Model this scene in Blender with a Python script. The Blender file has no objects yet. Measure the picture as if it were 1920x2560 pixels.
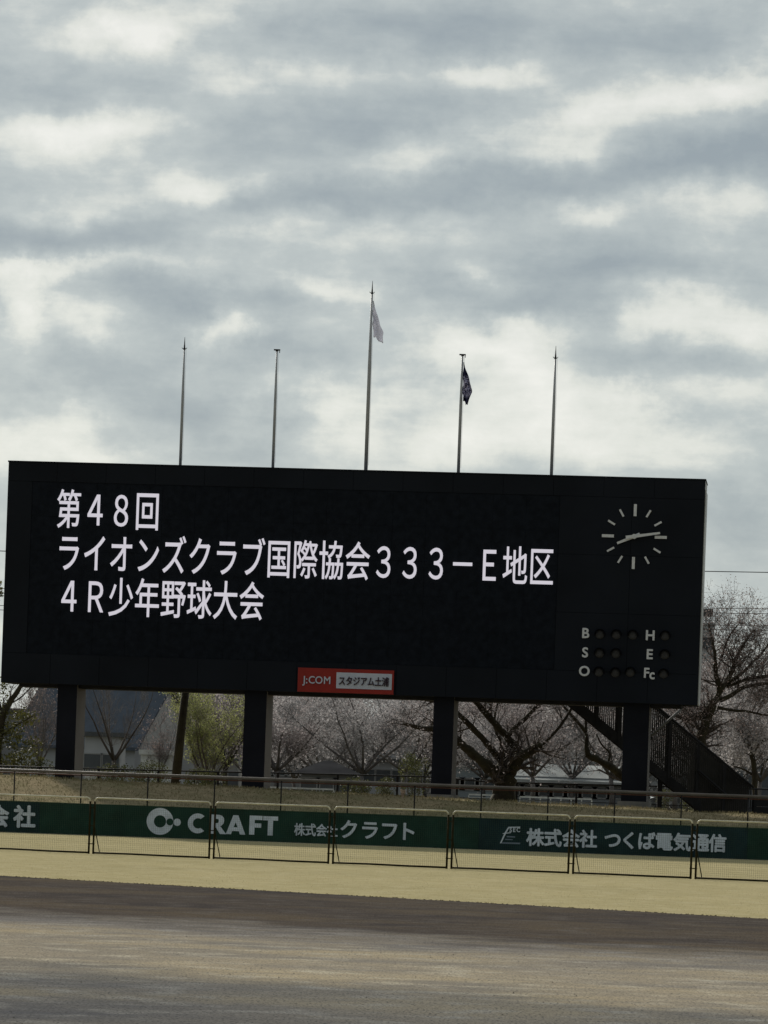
import bpy, bmesh, math, random
from math import sin, cos, tan, atan2, radians, pi, sqrt
from mathutils import Vector, Matrix, noise as mnoise

S = bpy.context.scene
COL = S.collection
random.seed(7)

# ------------------------------------------------------------------ camera
EYE = 1.7
ROLL = radians(2.06)
F = 9606.0            # focal length in pixels of the 1920 px wide photograph
PX, PY = 960.0, 1990.6
cam_d = bpy.data.cameras.new('camera')
cam = bpy.data.objects.new('camera', cam_d)
COL.objects.link(cam)
cam.location = (0, 0, EYE)
cam.rotation_mode = 'XYZ'
cam.matrix_world = Matrix.Translation((0, 0, EYE)) @ Matrix.Rotation(pi / 2, 4, 'X') @ Matrix.Rotation(ROLL, 4, 'Z')
cam_d.sensor_fit = 'HORIZONTAL'
cam_d.sensor_width = 36
cam_d.lens = 36 * F / 1920
cam_d.shift_y = (PY - 1280) / 1920
cam_d.clip_start = 0.5
cam_d.clip_end = 12000
S.camera = cam

# ------------------------------------------------------------------ sky and sun
SUN_EL, SUN_AZ = radians(30), radians(-24)      # azimuth from +Y towards +X
sd = Vector((cos(SUN_EL) * sin(SUN_AZ), cos(SUN_EL) * cos(SUN_AZ), sin(SUN_EL)))
W = bpy.data.worlds.new('World'); S.world = W; W.use_nodes = True
W.cycles.sampling_method = 'MANUAL'; W.cycles.sample_map_resolution = 512
nt = W.node_tree; nt.nodes.clear()
def N(t, **k):
    n = nt.nodes.new(t)
    for a, b in k.items(): setattr(n, a, b)
    return n
L = lambda a, b: nt.links.new(a, b)
sky = N('ShaderNodeTexSky', sky_type='NISHITA', sun_disc=False)
sky.sun_elevation = SUN_EL; sky.sun_rotation = SUN_AZ
bg1 = N('ShaderNodeBackground'); bg1.inputs[1].default_value = 0.11
L(sky.outputs[0], bg1.inputs[0])
tc = N('ShaderNodeTexCoord')
def mapping(scale, loc=(0, 0, 0), rot=(0, 0, 0)):
    m = N('ShaderNodeMapping'); m.inputs['Scale'].default_value = scale
    m.inputs['Location'].default_value = loc; m.inputs['Rotation'].default_value = rot
    L(tc.outputs['Generated'], m.inputs[0]); return m.outputs[0]
def noise(vec, scale, detail, rough, dist=0.0):
    n = N('ShaderNodeTexNoise'); n.inputs['Scale'].default_value = scale
    n.inputs['Detail'].default_value = detail; n.inputs['Roughness'].default_value = rough
    n.inputs['Distortion'].default_value = dist
    L(vec, n.inputs['Vector']); return n.outputs['Fac']
def math_n(op, a, b):
    m = N('ShaderNodeMath', operation=op)
    for i, v in enumerate((a, b)):
        if isinstance(v, (int, float)): m.inputs[i].default_value = v
        else: L(v, m.inputs[i])
    return m.outputs[0]
n1 = noise(mapping((1, 1, 2.3), (3.1, 0.4, 0.95), (0, radians(6), 0)), 12, 4, 0.48, 0.15)
n2 = noise(mapping((1, 1, 1.7), (0.7, 2.2, 1.3), (0, radians(-12), 0)), 42, 7, 0.62, 0.1)
n3 = noise(mapping((1, 1, 6), (5.2, 0.1, 2.3), (0, radians(6), 0)), 11, 5, 0.55, 0.15)
mixv = math_n('ADD', math_n('MULTIPLY', n1, 0.32), math_n('ADD', math_n('MULTIPLY', n2, 0.42), math_n('MULTIPLY', n3, 0.42)))
# large soft cloud bands and bright openings: (azimuth, elevation, half width, half height, tilt, weight) on the sky
BLOBS = [(270,55,80,42,0,.8),(440,40,150,38,8,.5),(1040,150,75,30,0,.8),(620,165,190,28,5,.4),(190,285,140,38,6,.95),(1320,225,230,30,10,.75),(1170,300,130,32,8,.6),(1610,195,90,30,5,.7),
 (430,400,90,28,8,.55),(200,450,200,32,8,.35),(850,340,120,26,5,.4),(700,500,190,40,5,.4),(1280,460,60,24,5,.5),(1580,430,90,36,-8,.55),(130,575,190,20,3,.75),(35,660,60,70,0,.75),
 (200,720,60,36,0,.5),(470,705,58,50,0,1.0),(700,625,120,18,-5,.55),(1020,580,60,18,0,.5),(1430,675,110,40,0,.8),(1050,725,110,36,-8,.6),(1600,700,80,30,0,.6),(700,880,100,60,0,.6),
 (1100,890,170,90,0,.6),(1390,850,55,45,0,.55),(1330,950,210,60,0,.5),(1620,820,80,60,0,.5),(100,880,80,46,0,.4),(100,965,200,26,0,.5),
 (900,70,420,55,4,-.55),(150,185,200,50,4,-.55),(850,260,300,45,4,-.45),(1250,385,420,40,6,-.8),(600,440,260,30,6,-.55),(180,520,260,34,2,-.85),(1520,90,190,45,2,-.55),(400,632,190,38,-3,-.85),
 (1130,652,230,34,-2,-.85),(150,790,170,50,0,-.7),(440,890,140,80,0,-.65),(640,760,170,36,-4,-.55),(1420,775,200,32,0,-.6),(1380,590,260,26,0,-.5),(1600,320,160,36,8,-.6),(900,820,80,60,0,-.3)]
dv = N('ShaderNodeSeparateXYZ'); L(tc.outputs['Generated'], dv.inputs[0])
yy = math_n('MAXIMUM', dv.outputs['Y'], 0.02)
cmb = N('ShaderNodeCombineXYZ'); L(math_n('DIVIDE', dv.outputs['X'], yy), cmb.inputs[0]); L(math_n('DIVIDE', dv.outputs['Z'], yy), cmb.inputs[1])
wn_ = N('ShaderNodeTexNoise'); wn_.inputs['Scale'].default_value = 42; wn_.inputs['Detail'].default_value = 6; wn_.inputs['Roughness'].default_value = .6
L(tc.outputs['Generated'], wn_.inputs['Vector'])
wsub = N('ShaderNodeVectorMath', operation='SUBTRACT'); L(wn_.outputs['Color'], wsub.inputs[0]); wsub.inputs[1].default_value = (.5, .5, .5)
wsc = N('ShaderNodeVectorMath', operation='MULTIPLY'); L(wsub.outputs[0], wsc.inputs[0]); wsc.inputs[1].default_value = (.042, .017, 0)
wad = N('ShaderNodeVectorMath', operation='ADD'); L(cmb.outputs[0], wad.inputs[0]); L(wsc.outputs[0], wad.inputs[1])
acc = None
for bx_, by_, rx_, ry_, tilt, wgt in BLOBS:
    dx_, dy_ = bx_ * 1.1573 - PX, by_ * 1.1573 - PY
    u_ = (dx_ * cos(ROLL) + dy_ * sin(ROLL)) / F; e_ = -(-dx_ * sin(ROLL) + dy_ * cos(ROLL)) / F
    m = N('ShaderNodeMapping', vector_type='TEXTURE')
    m.inputs['Location'].default_value = (u_, e_, 0); m.inputs['Rotation'].default_value = (0, 0, radians(tilt))
    m.inputs['Scale'].default_value = (rx_ * 1.1573 / F * 1.15, ry_ * 1.1573 / F * 1.2, 1)
    L(wad.outputs[0], m.inputs[0])
    dd_ = N('ShaderNodeVectorMath', operation='DOT_PRODUCT'); L(m.outputs[0], dd_.inputs[0]); L(m.outputs[0], dd_.inputs[1])
    ex = math_n('POWER', 0.42, dd_.outputs['Value'])
    ma = N('ShaderNodeMath', operation='MULTIPLY_ADD'); L(ex, ma.inputs[0]); ma.inputs[1].default_value = wgt
    if acc is None: ma.inputs[2].default_value = 0
    else: L(acc, ma.inputs[2])
    acc = ma.outputs[0]
mixv = math_n('ADD', math_n('MULTIPLY', acc, 0.132), math_n('ADD', math_n('MULTIPLY', math_n('SUBTRACT', mixv, .5), .5), .474))
ramp = N('ShaderNodeValToRGB')
cr = ramp.color_ramp
cr.elements[0].position = 0.39; cr.elements[0].color = (0.31, 0.365, 0.40, 1)
cr.elements[1].position = 0.645; cr.elements[1].color = (0.89, 0.89, 0.84, 1)
e = cr.elements.new(0.455); e.color = (0.39, 0.445, 0.465, 1)
e = cr.elements.new(0.52); e.color = (0.51, 0.56, 0.56, 1)
e = cr.elements.new(0.575); e.color = (0.74, 0.76, 0.71, 1)
L(mixv, ramp.inputs[0])
# overcast sky: brighter towards the zenith, darker away from the sun
sep = N('ShaderNodeSeparateXYZ'); L(tc.outputs['Generated'], sep.inputs[0])
dot = N('ShaderNodeVectorMath', operation='DOT_PRODUCT'); L(tc.outputs['Generated'], dot.inputs[0])
dot.inputs[1].default_value = sd
glow = N('ShaderNodeMapRange'); glow.inputs['From Min'].default_value = -1; glow.inputs['From Max'].default_value = 0.93
glow.inputs['To Min'].default_value = 0.34; glow.inputs['To Max'].default_value = 1.0
L(dot.outputs['Value'], glow.inputs['Value'])
low = N('ShaderNodeMapRange'); low.inputs['From Min'].default_value = 0.0; low.inputs['From Max'].default_value = 0.22
low.inputs['To Min'].default_value = 1.06; low.inputs['To Max'].default_value = 0.93
L(sep.outputs['Z'], low.inputs['Value'])
strength = math_n('MULTIPLY', glow.outputs[0], low.outputs[0])
bg2 = N('ShaderNodeBackground'); L(ramp.outputs[0], bg2.inputs[0]); L(strength, bg2.inputs[1])
mixs = N('ShaderNodeMixShader'); mixs.inputs[0].default_value = 0.94
L(bg1.outputs[0], mixs.inputs[1]); L(bg2.outputs[0], mixs.inputs[2])
out = N('ShaderNodeOutputWorld'); L(mixs.outputs[0], out.inputs[0])

sun_d = bpy.data.lights.new('sun', 'SUN'); sun_d.energy = 3.9; sun_d.angle = radians(3.5); sun_d.color = (1.0, 0.94, 0.84)
sun = bpy.data.objects.new('sun', sun_d); COL.objects.link(sun)
sun.rotation_euler = (-sd).to_track_quat('-Z', 'Y').to_euler(); sun.location = (0, 100, 60)

S.view_settings.view_transform = 'Standard'; S.view_settings.look = 'None'
S.view_settings.exposure = 0; S.view_settings.gamma = 1; S.view_settings.use_curve_mapping = False
S.cycles.max_bounces = 6; S.cycles.transparent_max_bounces = 12

# ------------------------------------------------------------------ helpers
def unroll(x, y):
    dx, dy = x - PX, y - PY
    return dx * cos(ROLL) + dy * sin(ROLL), -dx * sin(ROLL) + dy * cos(ROLL)
def P(x, y, D):
    """place of photograph point (x, y) at distance D in front of the camera"""
    u, w = unroll(x, y)
    return Vector((u / F * D, D, EYE - w / F * D))

MATS = {}
def mat(name, col, rough=0.8, var=0.15, scale=3.0, bump=0.0, bscale=30.0, spec=0.3, metal=0.0, col2=None, transl=0.0, emit=None, detail=4.0):
    if name in MATS: return MATS[name]
    m = bpy.data.materials.new(name); m.use_nodes = True
    t = m.node_tree; b = t.nodes['Principled BSDF']
    b.inputs['Roughness'].default_value = rough; b.inputs['Metallic'].default_value = metal
    b.inputs['Specular IOR Level'].default_value = spec
    if emit:
        b.inputs['Emission Color'].default_value = (*emit[:3], 1); b.inputs['Emission Strength'].default_value = emit[3]
    c2 = col2 or tuple(c * (1 - var) for c in col)
    c1 = col if col2 else tuple(min(1, c * (1 + var)) for c in col)
    g = t.nodes.new('ShaderNodeNewGeometry')
    n = t.nodes.new('ShaderNodeTexNoise'); n.inputs['Scale'].default_value = scale; n.inputs['Detail'].default_value = detail
    t.links.new(g.outputs['Position'], n.inputs['Vector'])
    r = t.nodes.new('ShaderNodeMapRange'); r.inputs['From Min'].default_value = 0.3; r.inputs['From Max'].default_value = 0.7
    t.links.new(n.outputs['Fac'], r.inputs['Value'])
    x = t.nodes.new('ShaderNodeMix'); x.data_type = 'RGBA'
    x.inputs['A'].default_value = (*c2, 1); x.inputs['B'].default_value = (*c1, 1)
    t.links.new(r.outputs[0], x.inputs['Factor']); t.links.new(x.outputs['Result'], b.inputs['Base Color'])
    if bump:
        n2 = t.nodes.new('ShaderNodeTexNoise'); n2.inputs['Scale'].default_value = bscale; n2.inputs['Detail'].default_value = 4
        t.links.new(g.outputs['Position'], n2.inputs['Vector'])
        bp = t.nodes.new('ShaderNodeBump'); bp.inputs['Strength'].default_value = bump; bp.inputs['Distance'].default_value = 0.05
        t.links.new(n2.outputs['Fac'], bp.inputs['Height']); t.links.new(bp.outputs[0], b.inputs['Normal'])
    if transl:
        tr = t.nodes.new('ShaderNodeBsdfTranslucent'); t.links.new(x.outputs['Result'], tr.inputs['Color'])
        ms = t.nodes.new('ShaderNodeMixShader'); ms.inputs[0].default_value = transl
        t.links.new(b.outputs[0], ms.inputs[1]); t.links.new(tr.outputs[0], ms.inputs[2])
        t.links.new(ms.outputs[0], t.nodes['Material Output'].inputs['Surface'])
    MATS[name] = m
    return m

class MB:
    def __init__(s): s.v = []; s.f = []
    def box(s, x0, x1, y0, y1, z0, z1):
        i = len(s.v)
        s.v += [(x0,y0,z0),(x1,y0,z0),(x1,y1,z0),(x0,y1,z0),(x0,y0,z1),(x1,y0,z1),(x1,y1,z1),(x0,y1,z1)]
        s.f += [(i,i+3,i+2,i+1),(i+4,i+5,i+6,i+7),(i,i+1,i+5,i+4),(i+1,i+2,i+6,i+5),(i+2,i+3,i+7,i+6),(i+3,i,i+4,i+7)]
        return s
    def tube(s, pts, rad, n=8, cap=True):
        pts = [Vector(p) for p in pts]
        if not isinstance(rad, (list, tuple)): rad = [rad] * len(pts)
        base = len(s.v); up = Vector((0, 0, 1))
        prev = None
        for k, p in enumerate(pts):
            a = pts[max(0, k - 1)]; b = pts[min(len(pts) - 1, k + 1)]
            d = (b - a)
            d = d.normalized() if d.length > 1e-9 else Vector((0, 0, 1))
            if prev is None:
                ref = Vector((0, 1, 0)) if abs(d.z) > 0.9 else up
                x = d.cross(ref).normalized()
            else:
                x = (prev - d * prev.dot(d)).normalized()
            prev = x; y = d.cross(x)
            for j in range(n):
                t = 2 * pi * j / n
                s.v.append(tuple(p + (x * cos(t) + y * sin(t)) * rad[k]))
        for k in range(len(pts) - 1):
            for j in range(n):
                a = base + k * n + j; b = base + k * n + (j + 1) % n
                s.f.append((a, b, b + n, a + n))
        if cap:
            s.f.append(tuple(base + j for j in range(n))[::-1])
            s.f.append(tuple(base + (len(pts) - 1) * n + j for j in range(n)))
        return s
    def prism(s, poly, y0, y1):
        """poly in (x, z), pushed from y0 (front) to y1"""
        i = len(s.v); n = len(poly)
        s.v += [(x, y0, z) for x, z in poly] + [(x, y1, z) for x, z in poly]
        s.f.append(tuple(i + k for k in range(n))); s.f.append(tuple(i + n + k for k in range(n))[::-1])
        for k in range(n):
            a, b = i + k, i + (k + 1) % n
            s.f.append((b, a, a + n, b + n))
        return s
    def quad(s, a, b, c, d):
        i = len(s.v); s.v += [tuple(a), tuple(b), tuple(c), tuple(d)]; s.f.append((i, i+1, i+2, i+3)); return s
    def leaf(s, p, size):
        i = len(s.v)
        a = random.random() * 2 * pi; z = random.uniform(-1, 1); q = sqrt(1 - z * z)
        n = Vector((q * cos(a), q * sin(a), z))
        u = n.orthogonal().normalized(); v = n.cross(u)
        t = random.random() * 6.28
        u, v = u * cos(t) + v * sin(t), v * cos(t) - u * sin(t)
        s1 = size * random.uniform(.6, 1.3); s2 = s1 * random.uniform(.5, .9)
        s.v += [tuple(p - u * s1 * .5), tuple(p + v * s2 * .5), tuple(p + u * s1 * .5), tuple(p - v * s2 * .5)]
        s.f.append((i, i+1, i+2, i+3))
    def build(s, name, m, parent=None, smooth=False, loc=None, **props):
        me = bpy.data.meshes.new(name); me.from_pydata(s.v, [], s.f)
        if smooth: me.polygons.foreach_set('use_smooth', [True] * len(me.polygons))
        me.materials.append(m); me.update()
        return link(name, me, parent, loc, **props)
def link(name, me, parent=None, loc=None, **props):
    o = bpy.data.objects.new(name, me); COL.objects.link(o)
    if parent is not None: o.parent = parent
    if loc is not None: o.location = loc
    for k, v in props.items(): o[k] = v
    return o
def thing(name, label, cat, loc=(0, 0, 0), rz=0.0, group=None):
    o = bpy.data.objects.new(name, None); COL.objects.link(o); o.empty_display_size = .3
    o.location = loc; o.rotation_euler = (0, 0, rz)
    o['label'] = label; o['category'] = cat
    if group: o['group'] = group
    return o
def bevel(o, w=0.02, seg=2):
    me = o.data; bm = bmesh.new(); bm.from_mesh(me)
    bmesh.ops.bevel(bm, geom=bm.edges[:], offset=w, segments=seg, affect='EDGES', profile=.7)
    bm.to_mesh(me); bm.free(); return o

# text: glyph meshes standing in the XZ plane, facing -Y, one em = 1, centred on the em box
_glyph = {}
def glyph(ch, off, m, thick=0.03):
    key = (ch, off, m.name)
    if key in _glyph: return _glyph[key]
    c = bpy.data.curves.new('glyph', 'FONT'); c.body = ch; c.offset = 0; c.extrude = thick; c.resolution_u = 4
    o = bpy.data.objects.new('glyph', c); COL.objects.link(o)
    dg = bpy.context.evaluated_depsgraph_get(); dg.update()
    me = bpy.data.meshes.new_from_object(o.evaluated_get(dg))
    bpy.data.objects.remove(o); bpy.data.curves.remove(c)
    xs = [v.co.x for v in me.vertices]; w0, w1 = min(xs), max(xs)
    cjk = ord(ch) > 0x2000
    cx = 0.5 if cjk else (w0 + w1) / 2
    cy = 0.38 if cjk else 0.35
    base = [(v.co.x - cx, -v.co.z, v.co.y - cy) for v in me.vertices]; fs = [tuple(p.vertices) for p in me.polygons]
    bpy.data.meshes.remove(me)
    V, Fc = [], []
    for q in range(9 if off else 1):
        dx, dz = (0, 0) if q == 8 or not off else (off * cos(q * pi / 4), off * sin(q * pi / 4))
        k0 = len(V); V += [(x + dx, y - .0012 * q, z + dz) for x, y, z in base]; Fc += [tuple(i + k0 for i in f) for f in fs]
    me = bpy.data.meshes.new('character'); me.from_pydata(V, [], Fc)
    me.materials.clear(); me.materials.append(m); me.name = 'character'
    _glyph[key] = me
    return me
def put_char(ch, loc, sx, sz, off, m, parent, name='character', shear=0):
    o = link(name, glyph(ch, off, m), parent, loc)
    o.scale = (sx, 1.0 if sx > .2 else .5, sz)
    return o

# ------------------------------------------------------------------ materials
M_cab = mat('cabinet_dark', (0.0086, 0.0108, 0.0160), .75, .25, .35, spec=.12)
M_scr = mat('led_screen', (0.0080, 0.0102, 0.0152), .8, .3, 4, spec=.08, bump=.2, bscale=12)
M_gap = mat('seam_black', (0.005, 0.006, 0.010), .9, .1, spec=.05)
M_side = mat('cabinet_side_metal', (0.42, 0.43, 0.43), .5, .15, 1.2, spec=.4)
M_led = mat('led_lit', (0.1, 0.1, 0.1), .6, .05, emit=(0.65, 0.62, 0.69, 0.88))
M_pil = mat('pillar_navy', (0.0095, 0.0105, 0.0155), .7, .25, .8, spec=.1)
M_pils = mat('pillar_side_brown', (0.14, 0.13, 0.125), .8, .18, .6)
M_mark = mat('clock_paint', (0.62, 0.63, 0.66), .6, .08, 8)
M_lamp = mat('lamp_off', (0.036, 0.036, 0.04), .8, .2, 9, spec=.5)
M_red = mat('sign_red', (0.26, 0.016, 0.010), .5, .12, 2)
M_white = mat('sign_white', (0.50, 0.53, 0.62), .5, .05, 3)
M_ink = mat('sign_ink', (0.03, 0.012, 0.025), .6, .1)
M_galv = mat('galvanised_steel', (0.36, 0.375, 0.40), .5, .12, 2.5)
M_steeld = mat('dark_steel', (0.022, 0.022, 0.024), .7, .25, 3, spec=.12)
M_rail = mat('rail_brown_grey', (0.12, 0.105, 0.094), .6, .2, 3)
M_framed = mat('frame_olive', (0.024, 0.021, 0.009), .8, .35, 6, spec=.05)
M_framet = mat('frame_top_sunlit', (0.52, 0.50, 0.38), .5, .2, 9)  # same steel paint as the posts; sunlight on top put into the colour
M_net = mat('net_green', (0.035, 0.075, 0.045), .8, .2)
M_ban_g = mat('banner_green', (0.010, 0.037, 0.027), .62, .28, 1.6, spec=.15, bump=.6, bscale=3.5)
M_ban_t = mat('banner_teal', (0.0085, 0.026, 0.032), .62, .28, 1.6, spec=.15, bump=.6, bscale=3.5)
M_banw = mat('banner_lettering', (0.62, 0.68, 0.76), .7, .14, 3, spec=.1)
M_bangrey = mat('banner_lettering_faint', (0.16, 0.2, 0.26), .6, .15, 4)
M_conc = mat('wall_concrete', (0.14, 0.15, 0.12), .85, .2, 1.5)

# ------------------------------------------------------------------ ground
def ground_material(name, cols, scales, bump=.4, bs=9, extra=None):
    m = bpy.data.materials.new(name); m.use_nodes = True
    t = m.node_tree; b = t.nodes['Principled BSDF']; b.inputs['Roughness'].default_value = .95; b.inputs['Specular IOR Level'].default_value = 0
    g = t.nodes.new('ShaderNodeNewGeometry')
    last = None
    for k, (c, sc) in enumerate(zip(cols[1:], scales)):
        n = t.nodes.new('ShaderNodeTexNoise'); n.inputs['Scale'].default_value = sc[0]; n.inputs['Detail'].default_value = 5
        n.inputs['Roughness'].default_value = .6
        mp = t.nodes.new('ShaderNodeMapping'); mp.inputs['Scale'].default_value = sc[1]; mp.inputs['Location'].default_value = (k * 7.3, k * 3.1, 0)
        t.links.new(g.outputs['Position'], mp.inputs[0]); t.links.new(mp.outputs[0], n.inputs['Vector'])
        r = t.nodes.new('ShaderNodeMapRange'); r.inputs['From Min'].default_value = sc[2]; r.inputs['From Max'].default_value = sc[3]
        t.links.new(n.outputs['Fac'], r.inputs['Value'])
        x = t.nodes.new('ShaderNodeMix'); x.data_type = 'RGBA'
        if last is None: x.inputs['A'].default_value = (*cols[0], 1)
        else: t.links.new(last, x.inputs['A'])
        x.inputs['B'].default_value = (*c, 1); t.links.new(r.outputs[0], x.inputs['Factor'])
        last = x.outputs['Result']
    t.links.new(last, b.inputs['Base Color'])
    n2 = t.nodes.new('ShaderNodeTexNoise'); n2.inputs['Scale'].default_value = bs; n2.inputs['Detail'].default_value = 5
    t.links.new(g.outputs['Position'], n2.inputs['Vector'])
    bp = t.nodes.new('ShaderNodeBump'); bp.inputs['Strength'].default_value = bump; bp.inputs['Distance'].default_value = .06
    t.links.new(n2.outputs['Fac'], bp.inputs['Height']); t.links.new(bp.outputs[0], b.inputs['Normal'])
    if extra: extra(m, t, g, b, last)
    return m
M_turf = ground_material('dry_turf', [(0.375, 0.325, 0.185), (0.305, 0.268, 0.15), (0.42, 0.37, 0.235), (0.29, 0.245, 0.14)],
                         [(.25, (1, .6, 1), .35, .7), (1.6, (1, .8, 1), .45, .75), (9, (1, 1, 1), .6, .8)], bump=.5, bs=14)
M_bank = ground_material('bank_turf', [(0.27, 0.22, 0.142), (0.195, 0.17, 0.105), (0.33, 0.265, 0.175), (0.155, 0.15, 0.08)],
                         [(.6, (1, 1, 1), .35, .65), (2.2, (1, 1, 1), .5, .75), (.35, (1, 1, 1), .5, .7)], bump=.7, bs=6)
M_far = ground_material('far_soil', [(0.12, 0.105, 0.07), (0.08, 0.08, 0.045)], [(.1, (1, 1, 1), .4, .6)])

def soil_bands(m, t, g, b, last):
    # infield soil in bands: dark by the grass, a pale belt, then mid grey
    sp = t.nodes.new('ShaderNodeSeparateXYZ'); t.links.new(g.outputs['Position'], sp.inputs[0])
    wob = t.nodes.new('ShaderNodeTexNoise'); wob.inputs['Scale'].default_value = .35; wob.inputs['Detail'].default_value = 6
    wob.inputs['Roughness'].default_value = .62
    t.links.new(g.outputs['Position'], wob.inputs['Vector'])
    def mth(op, a, c):
        q = t.nodes.new('ShaderNodeMath'); q.operation = op
        for i, v in enumerate((a, c)):
            if isinstance(v, (int, float)): q.inputs[i].default_value = v
            else: t.links.new(v, q.inputs[i])
        return q.outputs[0]
    s = mth('ADD', sp.outputs['Y'], mth('MULTIPLY', sp.outputs['X'], .6))
    s = mth('ADD', s, mth('MULTIPLY', mth('SUBTRACT', wob.outputs['Fac'], .5), 9))
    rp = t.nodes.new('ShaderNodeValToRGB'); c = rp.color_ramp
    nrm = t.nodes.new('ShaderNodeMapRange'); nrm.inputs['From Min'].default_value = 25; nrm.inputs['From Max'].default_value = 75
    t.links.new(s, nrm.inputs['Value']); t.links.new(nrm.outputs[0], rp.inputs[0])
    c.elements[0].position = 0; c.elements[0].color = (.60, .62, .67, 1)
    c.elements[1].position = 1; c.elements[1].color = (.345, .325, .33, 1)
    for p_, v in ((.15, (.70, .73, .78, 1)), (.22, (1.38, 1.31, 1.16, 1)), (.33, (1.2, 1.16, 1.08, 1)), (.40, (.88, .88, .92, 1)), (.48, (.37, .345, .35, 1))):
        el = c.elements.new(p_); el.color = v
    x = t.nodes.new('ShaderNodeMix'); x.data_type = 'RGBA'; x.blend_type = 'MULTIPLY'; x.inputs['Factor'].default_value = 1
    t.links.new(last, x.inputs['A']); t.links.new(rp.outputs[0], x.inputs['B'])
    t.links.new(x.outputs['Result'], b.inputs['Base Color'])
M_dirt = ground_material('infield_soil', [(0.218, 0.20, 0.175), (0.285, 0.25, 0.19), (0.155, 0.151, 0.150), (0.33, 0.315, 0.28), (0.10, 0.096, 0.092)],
                         [(.3, (.6, 1, 1), .42, .6), (.45, (.8, 1, 1), .48, .70), (1.6, (1, 1, 1), .5, .72), (45, (1, .25, 1), .5, .68)], bump=.5, bs=16, extra=soil_bands)

WD, WT = 131.0, 0.08        # outfield wall: distance straight ahead, and how much nearer per metre to the right
def wall_y(x): return WD - WT * x

g = MB(); g.quad((-400, -60, 0), (400, -60, 0), (400, wall_y(400), 0), (-400, wall_y(-400), 0))
g.build('outfield_grass', M_turf, kind='structure')
# infield soil, its edge a wide arc
edge = []
for k in range(0, 481):
    x = -48 + 96 * k / 480
    y = 64.6 - .754 * x - (.0035 * x * x if x > 0 else -.0012 * x * x) + .2 * mnoise.noise(Vector((x * 2.3, 0, 0))) + .07 * mnoise.noise(Vector((x * 9, 5, 0)))
    edge.append((x, y))
d = MB(); i0 = 0
for x, y in edge: d.v += [(x, -50, .004), (x, y, .004)]
for k in range(len(edge) - 1): d.f.append((2*k, 2*k+2, 2*k+3, 2*k+1))
d.build('infield_dirt', M_dirt, kind='structure')
# raised lip of turf along the soil
lipm = MB()
for k in range(len(edge) - 1):
    (xa, ya), (xb, yb) = edge[k], edge[k+1]
    if abs(xa) > 20: continue
    for j in range(5):
        t = random.random(); x = xa + (xb - xa) * t; y = ya + (yb - ya) * t + random.uniform(-.05, .12)
        h = random.uniform(.006, .02); w = random.uniform(.01, .03); a = random.uniform(-.02, .02)
        i = len(lipm.v); lipm.v += [(x - w, y, .003), (x + w, y, .003), (x + a, y - .01, h)]; lipm.f.append((i, i+1, i+2))
lipm.build('edge_grass', M_turf, kind='stuff', label='ragged fringe of dry grass along the soil edge', category='grass')

M_clod = mat('soil_clods', (0.27, 0.24, 0.20), .95, .3, 2, col2=(0.17, 0.155, 0.14))
cl = MB(); random.seed(5)
for k in range(9000):
    y = 26 + 44 * random.random() ** 1.1; x = random.uniform(-.107, .107) * y
    if y > 64.2 - .754 * x: continue
    q = random.uniform(.0015, .0045) * (2.4 if random.random() < .02 else 1); i = len(cl.v)
    cl.v += [(x - q, y, .004), (x + q, y - q * .5, .004), (x + q * .2, y + q, .004), (x + random.uniform(-.4, .4) * q, y, .004 + q * 1.1)]
    cl.f += [(i, i+1, i+3), (i+1, i+2, i+3), (i+2, i, i+3)]
cl.build('soil_crumbs', M_clod, kind='stuff', label='small crumbs and clods of soil over the infield dirt', category='soil')
M_tuft = mat('dry_turf_blades', (0.41, 0.36, 0.215), .95, .3, .9, transl=.4, col2=(0.34, 0.295, 0.17))
tf = MB()
for k in range(30000):
    y = 60 + 68 * random.random(); x = random.uniform(-.108, .108) * y
    if y < 65 - .754 * x or y > wall_y(x) - .2: continue
    h = random.uniform(.004, .012); w = random.uniform(.003, .008); i = len(tf.v); a = random.uniform(-.015, .015)
    tf.v += [(x - w, y, -.002), (x + w, y, -.002), (x + a, y + random.uniform(-.02, .02), h)]; tf.f.append((i, i+1, i+2))
tf.build('turf_blades', M_tuft, kind='stuff', label='short dry yellowish outfield grass blades', category='grass')
# embankment behind the wall up to the scoreboard terrace
CREST = 138.6
def bank_z(x, y):
    t = (y - wall_y(x) - .1) / (CREST - wall_y(x))
    t = max(0, min(1, t)); s = t * t * (3 - 2 * t)
    zc = 1.72 - .0165 * x
    n = .07 * mnoise.noise(Vector((x * .5, y * .6, 1))) + .03 * mnoise.noise(Vector((x * 2, y * 2, 3)))
    return 1.0 + (zc - 1.0) * s + n * min(1, t * 3)
b = MB(); NXB, NYB = 150, 18
for j in range(NYB + 1):
    for i in range(NXB + 1):
        x = -30 + 60 * i / NXB; y = wall_y(x) + .12 + (CREST + 1.5 - wall_y(x) - .12) * j / NYB
        b.v.append((x, y, bank_z(x, y)))
for j in range(NYB):
    for i in range(NXB):
        a = j * (NXB + 1) + i; b.f.append((a, a + 1, a + NXB + 2, a + NXB + 1))
b.build('embankment', M_bank, smooth=True, kind='structure')
t_ = MB()
for k in range(26):
    x = -30 + 60 * k / 25
    zc = 1.72 - .0165 * x
    t_.v += [(x, CREST + 1.0, zc - .12), (x, CREST + 30, 1.55)]
for k in range(25): t_.f.append((2*k, 2*k+2, 2*k+3, 2*k+1))
t_.build('terrace_ground', M_bank, kind='structure')
g = MB(); g.quad((-3000, CREST + 25, 1.5), (3000, CREST + 25, 1.5), (3000, 9000, 1.5), (-3000, 9000, 1.5))
g.quad((-400, WD + 33, 0), (-30, WD + 3, 1.4), (-30, CREST + 25, 1.5), (-3000, CREST + 25, 1.5))
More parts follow.
